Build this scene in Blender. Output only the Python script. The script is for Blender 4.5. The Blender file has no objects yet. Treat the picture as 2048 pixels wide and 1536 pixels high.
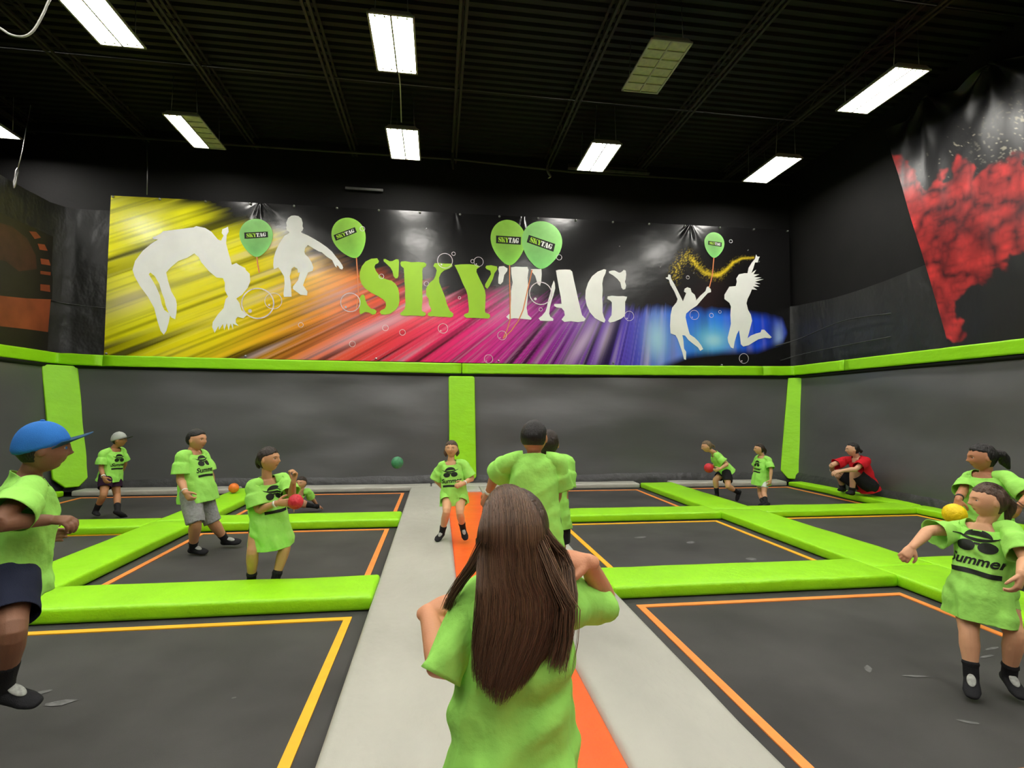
import bpy, bmesh, math, random
import numpy as np
from mathutils import Vector, Matrix, noise
from mathutils.bvhtree import BVHTree
from mathutils.geometry import tessellate_polygon

random.seed(7); np.random.seed(7)
scene = bpy.context.scene
COL = scene.collection

# ------------------------------------------------------------------ camera, world, exposure
yaw, pitch, roll = 0.139025, 0.049266, 0.005937
fwd = Vector((math.sin(yaw)*math.cos(pitch), math.cos(yaw)*math.cos(pitch), math.sin(pitch)))
rgt = Vector((math.cos(yaw), -math.sin(yaw), 0)); upv = rgt.cross(fwd)
r2 = rgt*math.cos(roll) + upv*math.sin(roll); u2 = upv*math.cos(roll) - rgt*math.sin(roll)
cam = bpy.data.cameras.new('camera'); camo = bpy.data.objects.new('camera', cam); COL.objects.link(camo)
mw = Matrix((r2, u2, -fwd)).transposed().to_4x4(); mw.translation = (0, 0, 1.6); camo.matrix_world = mw
cam.sensor_width = 36; cam.lens = 1060/2048*36; cam.clip_start = .05; cam.clip_end = 100
scene.camera = camo
world = bpy.data.worlds.new('world'); scene.world = world; world.use_nodes = True
world.node_tree.nodes['Background'].inputs[0].default_value = (.012, .012, .014, 1)
world.node_tree.nodes['Background'].inputs[1].default_value = 1.0
scene.view_settings.view_transform = 'Standard'; scene.view_settings.look = 'None'
scene.view_settings.gamma = 1; scene.view_settings.use_curve_mapping = False
scene.view_settings.exposure = 0.0
LAMP = 39.0          # radiance of a lit fluorescent panel

# ------------------------------------------------------------------ materials
def lin(c):
    return tuple(((v/255)/12.92 if v/255 <= .04045 else ((v/255+.055)/1.055)**2.4) for v in c)
def mat(name, rgb, rough=.5, spec=.5, var=0., vscale=4., bump=0., bscale=60., stretch=(1,1,1), attr=None, rvar=0., bump2=0., b2scale=6., metal=0., coat=0.):
    """a procedural surface: colour (or colour attribute) with cloudy variation and fine plus broad relief"""
    m = bpy.data.materials.new(name); m.use_nodes = True
    nt = m.node_tree; N = nt.nodes; K = nt.links; b = N['Principled BSDF']
    b.inputs['Roughness'].default_value = rough; b.inputs['Specular IOR Level'].default_value = spec
    b.inputs['Metallic'].default_value = metal; b.inputs['Coat Weight'].default_value = coat
    tc = N.new('ShaderNodeTexCoord'); mp = N.new('ShaderNodeMapping'); mp.inputs['Scale'].default_value = stretch
    K.new(tc.outputs['Object'], mp.inputs['Vector'])
    base = None
    if attr:
        a = N.new('ShaderNodeAttribute'); a.attribute_name = attr; base = a.outputs['Color']
    n1 = N.new('ShaderNodeTexNoise'); n1.inputs['Scale'].default_value = vscale; n1.inputs['Detail'].default_value = 5
    K.new(mp.outputs[0], n1.inputs['Vector'])
    mx = N.new('ShaderNodeMix'); mx.data_type = 'RGBA'; mx.blend_type = 'MULTIPLY'; mx.inputs['Factor'].default_value = 1
    rp = N.new('ShaderNodeMapRange'); rp.inputs['From Min'].default_value = .3; rp.inputs['From Max'].default_value = .7
    rp.inputs['To Min'].default_value = 1-var; rp.inputs['To Max'].default_value = 1+var*.5
    K.new(n1.outputs['Fac'], rp.inputs['Value'])
    cc = N.new('ShaderNodeCombineColor')
    for i in range(3): K.new(rp.outputs[0], cc.inputs[i])
    if base: K.new(base, mx.inputs['A'])
    else: mx.inputs['A'].default_value = (*rgb, 1)
    K.new(cc.outputs[0], mx.inputs['B']); K.new(mx.outputs['Result'], b.inputs['Base Color'])
    if rvar:
        rr = N.new('ShaderNodeMapRange'); rr.inputs['From Min'].default_value = .3; rr.inputs['From Max'].default_value = .7
        rr.inputs['To Min'].default_value = rough-rvar; rr.inputs['To Max'].default_value = rough+rvar
        K.new(n1.outputs['Fac'], rr.inputs['Value']); K.new(rr.outputs[0], b.inputs['Roughness'])
    last = None
    for st, sc_, di in ((bump, bscale, .01), (bump2, b2scale, .05)):
        if st:
            n2 = N.new('ShaderNodeTexNoise'); n2.inputs['Scale'].default_value = sc_; n2.inputs['Detail'].default_value = 3
            K.new(mp.outputs[0], n2.inputs['Vector'])
            bp = N.new('ShaderNodeBump'); bp.inputs['Strength'].default_value = st; bp.inputs['Distance'].default_value = di
            K.new(n2.outputs['Fac'], bp.inputs['Height'])
            if last: K.new(last, bp.inputs['Normal'])
            last = bp.outputs[0]
    if last: K.new(last, b.inputs['Normal'])
    return m
def glow(name, rgb, strength):
    m = bpy.data.materials.new(name); m.use_nodes = True; nt = m.node_tree; b = nt.nodes['Principled BSDF']
    b.inputs['Base Color'].default_value = (.8, .8, .8, 1)
    b.inputs['Emission Color'].default_value = (*rgb, 1); b.inputs['Emission Strength'].default_value = strength
    return m
GREEN = lin((157, 233, 20))
M = {}
M['green'] = mat('green_vinyl', GREEN, .42, .45, var=.06, vscale=2.5, bump=.25, bscale=70, bump2=.3, b2scale=5, stretch=(1, 1, 1))
M['green_rail'] = mat('green_rail_vinyl', GREEN, .4, .45, var=.06, vscale=2.5, bump=.15, bscale=70, bump2=.25, b2scale=3, stretch=(1, 1, 2))
M['grey'] = mat('grey_vinyl', lin((180, 179, 168)), .45, .4, var=.10, vscale=2.2, bump=.2, bscale=40, bump2=.6, b2scale=3.5, stretch=(1, .55, 1))
M['orange'] = mat('orange_vinyl', lin((250, 100, 36)), .4, .45, var=.08, vscale=3, bump=.15, bscale=50, bump2=.3, b2scale=3)
M['mesh'] = mat('trampoline_mesh', (.063, .0605, .0585), .62, .3, var=.35, vscale=1.4, bump=.35, bscale=420)
M['scuff'] = mat('chalky_scuff', (.17, .17, .165), .8, .2, var=.35, vscale=30)
M['tape'] = mat('orange_tape', lin((252, 150, 70)), .5, .4, var=.1, vscale=9)
M['tape_y'] = mat('yellow_orange_tape', lin((255, 186, 42)), .5, .4, var=.08, vscale=9)
M['wallmat'] = mat('black_wall_vinyl', (.098, .098, .101), .34, .6, var=.10, vscale=1.2, bump=.10, bscale=160, bump2=.22, b2scale=1.3, stretch=(.6, 1, 1.6), rvar=.06)
M['skirt'] = mat('dark_skirt_vinyl', (.05, .05, .052), .42, .5, var=.3, vscale=5, bump2=.4, b2scale=9)
M['sheet'] = mat('black_sheet', (.025, .025, .026), .42, .45, var=.3, vscale=1.5, bump=.1, bscale=90, bump2=1.0, b2scale=3.0, stretch=(1, 1, .7))
M['black'] = mat('black_paint', (.0065, .006, .006), .7, .3, var=.3, vscale=2, bump=.2, bscale=20)
M['deck'] = mat('black_roof_deck', (.011, .0102, .0098), .6, .35, var=.3, vscale=3, bump=.1, bscale=30)
M['joist'] = mat('black_joist_paint', (.036, .031, .029), .55, .4, var=.3, vscale=4)
M['metal'] = mat('galvanised_metal', (.45, .45, .43), .35, .5, var=.2, vscale=8, metal=.9)
M['white_metal'] = mat('white_enamel', (.40, .40, .36), .4, .5, var=.06, vscale=5)
M['cable'] = mat('white_cable_jacket', (.5, .5, .46), .5, .4, var=.1)
M['unlit'] = mat('unlit_lamp_panel', (.50, .52, .33), .35, .5, var=.2, vscale=14, bump=.3, bscale=24)
M['louver'] = mat('louver_enamel', (.46, .48, .33), .35, .5, var=.15, vscale=8)
M['lit'] = glow('lit_lamp_panel', (1.0, .97, .90), LAMP)
M['white_print'] = mat('white_print', (.93, .93, .90), .42, .4, var=.04, vscale=3)
M['lime_print'] = mat('lime_print', lin((166, 214, 52)), .42, .4, var=.05, vscale=3)
M['balloon'] = mat('balloon_print', (1, 1, 1), .42, .4, var=.1, vscale=5, attr='Col')
M['bubble'] = mat('bubble_print', (.86, .76, .82), .42, .4, var=.3, vscale=9)
M['string'] = mat('string_print', lin((232, 140, 90)), .42, .4)
M['black_print'] = mat('black_print', (.012, .016, .010), .6, .3, var=.2, vscale=20)
M['banner'] = mat('banner_print', (1, 1, 1), .21, .6, var=.0, attr='Col', bump2=.2, b2scale=1.6, stretch=(.7, 1, 1.2))
M['poster_black'] = mat('poster_black', (.018, .015, .014), .45, .4, var=.2)
M['poster_brown'] = mat('poster_brown', lin((72, 42, 36)), .45, .4, var=.45, vscale=3)
M['poster_orange'] = mat('poster_orange', lin((150, 74, 48)), .45, .4, var=.35, vscale=2)
SHIRT = lin((164, 232, 104))
M['shirt'] = mat('lime_cotton', SHIRT, .85, .2, var=.08, vscale=7, bump=.10, bscale=300, bump2=.25, b2scale=12)
M['red_shirt'] = mat('red_cotton', lin((205, 30, 44)), .85, .2, var=.12, vscale=7, bump=.10, bscale=300, bump2=.25, b2scale=12)
M['navy'] = mat('navy_cotton', (.018, .022, .045), .85, .2, var=.2, vscale=9, bump=.3, bscale=300)
M['dark_short'] = mat('black_cotton', (.016, .014, .018), .85, .2, var=.2, vscale=9, bump=.3, bscale=300)
M['plum'] = mat('plum_cotton', (.035, .012, .035), .85, .2, var=.2, vscale=9, bump=.3, bscale=300)
M['heather'] = mat('heather_grey_cotton', lin((150, 150, 150)), .85, .2, var=.2, vscale=40, bump=.3, bscale=300, bump2=.4, b2scale=14)
M['white_cloth'] = mat('white_cotton', lin((225, 228, 225)), .85, .2, var=.1, vscale=9)
M['sock'] = mat('black_grip_sock', (.014, .014, .016), .8, .25, var=.2, vscale=20, bump=.3, bscale=200)
M['sock_grey'] = mat('pale_sock_logo', lin((170, 172, 165)), .8, .25, var=.3, vscale=60)
M['skin'] = mat('skin', (1, 1, 1), .5, .35, var=.06, vscale=12, attr='Col', bump=.1, bscale=200)
M['eye'] = mat('eye', (1, 1, 1), .15, .5, attr='Col')
def hairmat(n, rgb): return mat(n, rgb, .45, .45, var=.45, vscale=26, bump=.8, bscale=60, stretch=(3, 3, .35))
M['hair_black'] = hairmat('black_hair', (.011, .009, .008))
M['hair_dark'] = hairmat('dark_brown_hair', (.028, .017, .011))
M['hair_brown'] = hairmat('brown_hair', (.105, .062, .040))
M['hair_light'] = hairmat('light_brown_hair', (.19, .125, .07))
M['hair_long'] = hairmat('long_brown_hair', (.085, .048, .030)); M['hair_strand'] = mat('hair_strand', (1, 1, 1), .42, .45, attr='Col')
M['cap_blue'] = mat('blue_cap_cloth', lin((48, 122, 205)), .8, .25, var=.15, vscale=8, bump=.3, bscale=250)
M['cap_grey'] = mat('grey_cap_cloth', lin((168, 172, 165)), .8, .25, var=.15, vscale=12, bump=.3, bscale=250)
M['brim'] = mat('dark_brim_cloth', lin((58, 62, 62)), .8, .25, var=.15, vscale=12)
M['brim_blue'] = mat('dark_blue_brim_cloth', lin((40, 78, 108)), .8, .25, var=.15, vscale=12)
M['band'] = mat('white_wristband', lin((225, 222, 215)), .5, .4)
M['band_black'] = mat('black_wristband', (.012, .012, .014), .5, .4)
M['band_purple'] = mat('purple_wristband', lin((110, 40, 110)), .5, .4)
def ballmat(n, rgb): return mat(n, lin(rgb), .5, .4, var=.15, vscale=20, bump=.6, bscale=45)
M['ball_red'] = ballmat('red_foam_ball', (212, 48, 62)); M['ball_orange'] = ballmat('orange_foam_ball', (250, 130, 50))
M['ball_yellow'] = ballmat('yellow_foam_ball', (255, 218, 10)); M['ball_green'] = ballmat('green_foam_ball', (70, 140, 100))

# ------------------------------------------------------------------ helpers
def link(name, me, m=None, parent=None, smooth=False, kind=None):
    o = bpy.data.objects.new(name, me); COL.objects.link(o)
    if m is not None: me.materials.append(m)
    if parent is not None: o.parent = parent
    if smooth: me.polygons.foreach_set('use_smooth', [True]*len(me.polygons))
    if kind: o['kind'] = kind
    return o
def tag(o, label, cat, group=None):
    o['label'] = label; o['category'] = cat
    if group: o['group'] = group
    return o
def empty(name, loc):
    o = bpy.data.objects.new(name, None); COL.objects.link(o); o.location = loc; o.empty_display_size = .1
    return o
def keep(o, root):
    """parent o (modelled in world coordinates) to a thing's empty without moving it"""
    o.parent = root; o.matrix_parent_inverse = Matrix.Translation(-Vector(root.location)); return o
def meshd(name, v, f):
    me = bpy.data.meshes.new(name); me.from_pydata([tuple(p) for p in v], [], [tuple(q) for q in f]); me.update(); return me
def boxd(x0, x1, y0, y1, z0, z1):
    v = [(x, y, z) for x in (x0, x1) for y in (y0, y1) for z in (z0, z1)]
    return v, [(0, 1, 3, 2), (4, 6, 7, 5), (0, 4, 5, 1), (2, 3, 7, 6), (0, 2, 6, 4), (1, 5, 7, 3)]
def box(name, b, m, parent=None, kind=None):
    v, f = boxd(*b); return link(name, meshd(name, v, f), m, parent, kind=kind)
class Acc:
    """collects shapes for one mesh"""
    def __init__(s): s.v = []; s.f = []
    def add(s, v, f):
        n = len(s.v); s.v += [tuple(p) for p in v]; s.f += [tuple(i+n for i in q) for q in f]; return s
    def box(s, *b): return s.add(*boxd(*b))
    def mesh(s, name): return meshd(name, s.v, s.f)
def pad(name, b, m, bev=.035, cuts=(1, 1), wob=.006, parent=None, seed=0, taper=None):
    """an upholstered vinyl pad: rounded box, gently uneven"""
    bm = bmesh.new(); v, f = boxd(*b); vs = [bm.verts.new(p) for p in v]
    for q in f: bm.faces.new([vs[i] for i in q])
    bmesh.ops.recalc_face_normals(bm, faces=bm.faces)
    if taper: taper(bm)
    bmesh.ops.bevel(bm, geom=bm.edges[:], offset=bev, segments=3, profile=.5, affect='EDGES')
    for ax, n in ((0, cuts[0]), (1, cuts[1])):
        lo, hi = b[2*ax]+bev, b[2*ax+1]-bev
        for k in range(1, n):
            c = lo+(hi-lo)*k/n; co = [0, 0, 0]; co[ax] = c; no = [0, 0, 0]; no[ax] = 1
            bmesh.ops.bisect_plane(bm, geom=bm.verts[:]+bm.edges[:]+bm.faces[:], plane_co=co, plane_no=no)
    zt = b[5]
    for q in bm.verts:
        n1 = noise.noise(Vector((q.co.x*2.3+seed*3.1, q.co.y*2.3, seed)))+.5*noise.noise(Vector((q.co.x*6, q.co.y*6, seed+5)))
        q.co.z += wob*n1*(1 if q.co.z > (b[4]+zt)/2 else .0)
        q.co.x += wob*.4*n1; q.co.y += wob*.4*n1
    me = bpy.data.meshes.new(name); bm.to_mesh(me); bm.free()
    return link(name, me, m, parent, smooth=True)
def frame_of(d, ref=None):
    d = d.normalized(); ref = Vector(ref) if ref is not None else (Vector((0, 0, 1)) if abs(d.z) < .95 else Vector((1, 0, 0)))
    a = (ref - d*ref.dot(d))
    if a.length < 1e-4: a = d.orthogonal()
    a.normalize(); return a, d.cross(a)
def tube(acc, pts, rad, n=10, ref=None, cap=True, sub=1):
    """sweep an ellipse along pts; rad = list of r or (ra, rb), ra along ref"""
    pts = [Vector(p) for p in pts]; rad = [r if isinstance(r, tuple) else (r, r) for r in rad]
    if sub > 1:
        P, R = [], []
        for i in range(len(pts)-1):
            p0 = pts[max(i-1, 0)]; p1 = pts[i]; p2 = pts[i+1]; p3 = pts[min(i+2, len(pts)-1)]
            for k in range(sub):
                t = k/sub
                P.append(.5*((2*p1)+(p2-p0)*t+(2*p0-5*p1+4*p2-p3)*t*t+(3*p1-p0-3*p2+p3)*t**3))
                R.append(tuple(rad[i][j]*(1-t)+rad[i+1][j]*t for j in (0, 1)))
        P.append(pts[-1]); R.append(rad[-1]); pts, rad = P, R
    if cap:
        d0 = (pts[0]-pts[1]).normalized(); d1 = (pts[-1]-pts[-2]).normalized()
        r0, r1 = min(rad[0]), min(rad[-1])
        sc_ = lambda r, k: (r[0]*k, r[1]*k)
        pts = [pts[0]+d0*r0*.95, pts[0]+d0*r0*.6]+pts+[pts[-1]+d1*r1*.6, pts[-1]+d1*r1*.95]
        rad = [sc_(rad[0], .3), sc_(rad[0], .8)]+rad+[sc_(rad[-1], .8), sc_(rad[-1], .3)]
    v, f = [], []; pa = None
    for i, p in enumerate(pts):
        d = pts[min(i+1, len(pts)-1)]-pts[max(i-1, 0)]
        a, b = frame_of(d, ref if ref is not None else pa)
        if ref is None: pa = a
        for k in range(n):
            t = 2*math.pi*k/n; v.append(p+a*math.cos(t)*rad[i][0]+b*math.sin(t)*rad[i][1])
    for i in range(len(pts)-1):
        for k in range(n):
            f.append((i*n+k, i*n+(k+1)%n, (i+1)*n+(k+1)%n, (i+1)*n+k))
    f.append(tuple(range(n-1, -1, -1))); f.append(tuple((len(pts)-1)*n+k for k in range(n)))
    return acc.add(v, f)
def wire(name, pts, r, m, parent=None, n=6, sub=1):
    a = Acc(); tube(a, pts, [r]*len(pts), n=n, sub=sub, cap=False); return link(name, a.mesh(name), m, parent, smooth=True)
def fill(poly):
    """triangles of a simple 2-D outline"""
    return [tuple(t) for t in tessellate_polygon([[Vector((x, y, 0)) for x, y in poly]])]
def flat(acc, poly, put):
    acc.add([put(x, y) for x, y in poly], fill(poly))
def vnoise(x, y, seed=0):
    """smooth value noise on arrays"""
    xi = np.floor(x).astype(int); yi = np.floor(y).astype(int); xf = x-xi; yf = y-yi
    h = lambda a, b: ((np.sin(a*127.1+b*311.7+seed*74.7)*43758.5453) % 1.0)
    u = xf*xf*(3-2*xf); w = yf*yf*(3-2*yf)
    return (h(xi, yi)*(1-u)+h(xi+1, yi)*u)*(1-w)+(h(xi, yi+1)*(1-u)+h(xi+1, yi+1)*u)*w
def sstep(a, b, x): t = np.clip((x-a)/(b-a), 0, 1); return t*t*(3-2*t)
def setcol(me, rgb):
    """rgb: (n_verts, 3) linear colours"""
    at = me.color_attributes.new('Col', 'FLOAT_COLOR', 'POINT')
    at.data.foreach_set('color', np.hstack([rgb, np.ones((len(rgb), 1))]).astype('f').ravel())

# ------------------------------------------------------------------ print outlines (metres on their own planes)
LETTERS = {'A':[[[2.627,4.605],[2.652,4.54],[2.661,4.424],[2.619,4.257],[2.57,4.107],[2.537,3.974],[2.52,3.825],[2.545,3.76],[2.621,3.713],[2.612,3.663],[2.462,3.655],[2.313,3.658],[2.271,3.71],[2.346,3.77],[2.429,3.871],[2.47,3.988],[2.494,4.137],[2.544,4.304],[2.577,4.471]],[[2.677,4.84],[2.744,4.863],[2.896,4.874],[3.014,4.874],[3.065,4.832],[3.107,4.625],[3.158,4.41],[3.209,4.179],[3.259,3.981],[3.302,3.816],[3.387,3.736],[3.353,3.677],[3.2,3.651],[3.031,3.667],[2.88,3.646],[2.813,3.694],[2.83,3.727],[2.888,3.803],[2.871,3.902],[2.813,3.966],[2.695,3.979],[2.637,4.01],[2.637,4.056],[2.812,4.066],[2.795,4.214],[2.745,4.461],[2.702,4.692]]],'G':[[[3.834,4.923],[3.885,4.909],[3.868,4.824],[3.816,4.72],[3.79,4.585],[3.798,4.434],[3.789,4.266],[3.797,4.065],[3.796,3.898],[3.83,3.782],[3.865,3.717],[3.839,3.657],[3.745,3.688],[3.608,3.759],[3.489,3.889],[3.412,4.053],[3.379,4.218],[3.387,4.402],[3.447,4.588],[3.541,4.743],[3.679,4.858]],[[3.954,4.878],[4.023,4.898],[4.093,4.901],[4.197,4.854],[4.249,4.865],[4.319,4.927],[4.362,4.912],[4.374,4.828],[4.361,4.709],[4.343,4.641],[4.373,4.557],[4.351,4.472],[4.299,4.453],[4.256,4.502],[4.23,4.619],[4.161,4.701],[4.058,4.781],[3.954,4.836]],[[3.918,4.279],[4.021,4.3],[4.16,4.293],[4.298,4.301],[4.394,4.288],[4.376,4.228],[4.346,4.168],[4.346,4.017],[4.34,3.831],[4.244,3.761],[4.088,3.69],[3.967,3.661],[3.93,3.702],[3.951,3.753],[4.011,3.838],[4.02,3.989],[4.021,4.14],[3.986,4.181],[3.909,4.22]]],'K':[[[-0.85,4.891],[-0.757,4.903],[-0.617,4.885],[-0.477,4.896],[-0.336,4.893],[-0.289,4.86],[-0.304,4.803],[-0.366,4.768],[-0.38,4.695],[-0.37,4.535],[-0.375,4.343],[-0.364,4.056],[-0.377,3.896],[-0.376,3.8],[-0.289,3.755],[-0.289,3.707],[-0.335,3.677],[-0.46,3.686],[-0.615,3.689],[-0.738,3.677],[-0.831,3.687],[-0.853,3.729],[-0.802,3.771],[-0.749,3.836],[-0.735,3.947],[-0.748,4.122],[-0.748,4.265],[-0.766,4.439],[-0.776,4.63],[-0.786,4.742],[-0.849,4.795],[-0.865,4.85]],[[-0.108,4.884],[-0.022,4.896],[0.121,4.886],[0.279,4.893],[0.288,4.837],[0.217,4.777],[0.107,4.732],[0.036,4.664],[-0.005,4.566],[-0.0,4.454],[0.065,4.295],[0.13,4.137],[0.179,3.962],[0.244,3.82],[0.324,3.758],[0.317,3.694],[0.262,3.668],[0.135,3.68],[0.009,3.676],[-0.116,3.689],[-0.179,3.679],[-0.242,3.701],[-0.242,3.748],[-0.165,3.799],[-0.173,3.854],[-0.222,3.949],[-0.231,4.076],[-0.287,4.154],[-0.289,4.298],[-0.259,4.379],[-0.205,4.446],[-0.127,4.513],[-0.081,4.611],[-0.059,4.725],[-0.083,4.78],[-0.134,4.818]]],'S':[[[-1.367,4.942],[-1.496,4.925],[-1.617,4.856],[-1.698,4.742],[-1.737,4.606],[-1.731,4.464],[-1.691,4.355],[-1.613,4.256],[-1.482,4.166],[-1.329,4.093],[-1.221,4.025],[-1.166,3.964],[-1.157,3.885],[-1.186,3.821],[-1.262,3.787],[-1.292,3.747],[-1.261,3.693],[-1.169,3.688],[-1.062,3.715],[-0.956,3.797],[-0.888,3.894],[-0.867,4.006],[-0.877,4.165],[-0.902,4.291],[-0.966,4.392],[-1.044,4.452],[-1.152,4.475],[-1.244,4.507],[-1.322,4.568],[-1.392,4.66],[-1.424,4.746],[-1.403,4.802],[-1.342,4.837],[-1.327,4.877]],[[-1.229,4.929],[-1.19,4.934],[-1.097,4.887],[-1.036,4.893],[-0.959,4.938],[-0.905,4.936],[-0.893,4.881],[-0.896,4.673],[-0.899,4.561],[-0.922,4.513],[-0.968,4.508],[-1.007,4.557],[-1.032,4.667],[-1.079,4.745],[-1.158,4.821],[-1.228,4.882]],[[-1.694,4.103],[-1.656,4.123],[-1.625,4.098],[-1.601,3.996],[-1.553,3.888],[-1.476,3.812],[-1.4,3.799],[-1.361,3.761],[-1.382,3.697],[-1.443,3.679],[-1.52,3.724],[-1.603,3.737],[-1.7,3.679],[-1.724,3.718],[-1.726,3.851],[-1.737,4.023]]],'T':[[[1.35,4.875],[1.457,4.89],[1.546,4.835],[1.536,4.775],[1.468,4.684],[1.44,4.527],[1.382,4.462],[1.333,4.483],[1.333,4.601],[1.351,4.719],[1.331,4.816]],[[1.624,4.868],[1.731,4.888],[1.889,4.889],[2.007,4.894],[2.032,4.826],[2.009,4.648],[2.029,4.412],[2.011,4.137],[1.992,3.94],[2.022,3.784],[2.111,3.709],[2.092,3.673],[1.895,3.686],[1.699,3.696],[1.582,3.669],[1.52,3.72],[1.562,3.77],[1.611,3.81],[1.628,4.123],[1.627,4.319],[1.665,4.516],[1.634,4.711]],[[2.087,4.848],[2.335,4.859],[2.341,4.741],[2.33,4.562],[2.303,4.462],[2.247,4.5],[2.187,4.695],[2.107,4.79]]],'Y':[[[0.335,4.863],[0.471,4.885],[0.663,4.897],[0.856,4.886],[0.912,4.848],[0.84,4.796],[0.833,4.731],[0.89,4.603],[0.972,4.443],[1.03,4.316],[1.047,4.202],[1.041,4.007],[1.034,3.861],[1.042,3.805],[1.139,3.768],[1.156,3.711],[1.116,3.67],[0.963,3.673],[0.803,3.676],[0.611,3.671],[0.555,3.717],[0.578,3.758],[0.658,3.785],[0.673,3.866],[0.655,4.027],[0.638,4.188],[0.605,4.3],[0.523,4.458],[0.458,4.617],[0.392,4.76]],[[1.059,4.882],[1.165,4.896],[1.301,4.873],[1.312,4.815],[1.244,4.714],[1.206,4.576],[1.13,4.417],[1.082,4.347],[1.034,4.394],[1.033,4.452],[1.09,4.552],[1.167,4.691],[1.147,4.769],[1.059,4.804],[1.034,4.842]]]}
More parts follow.
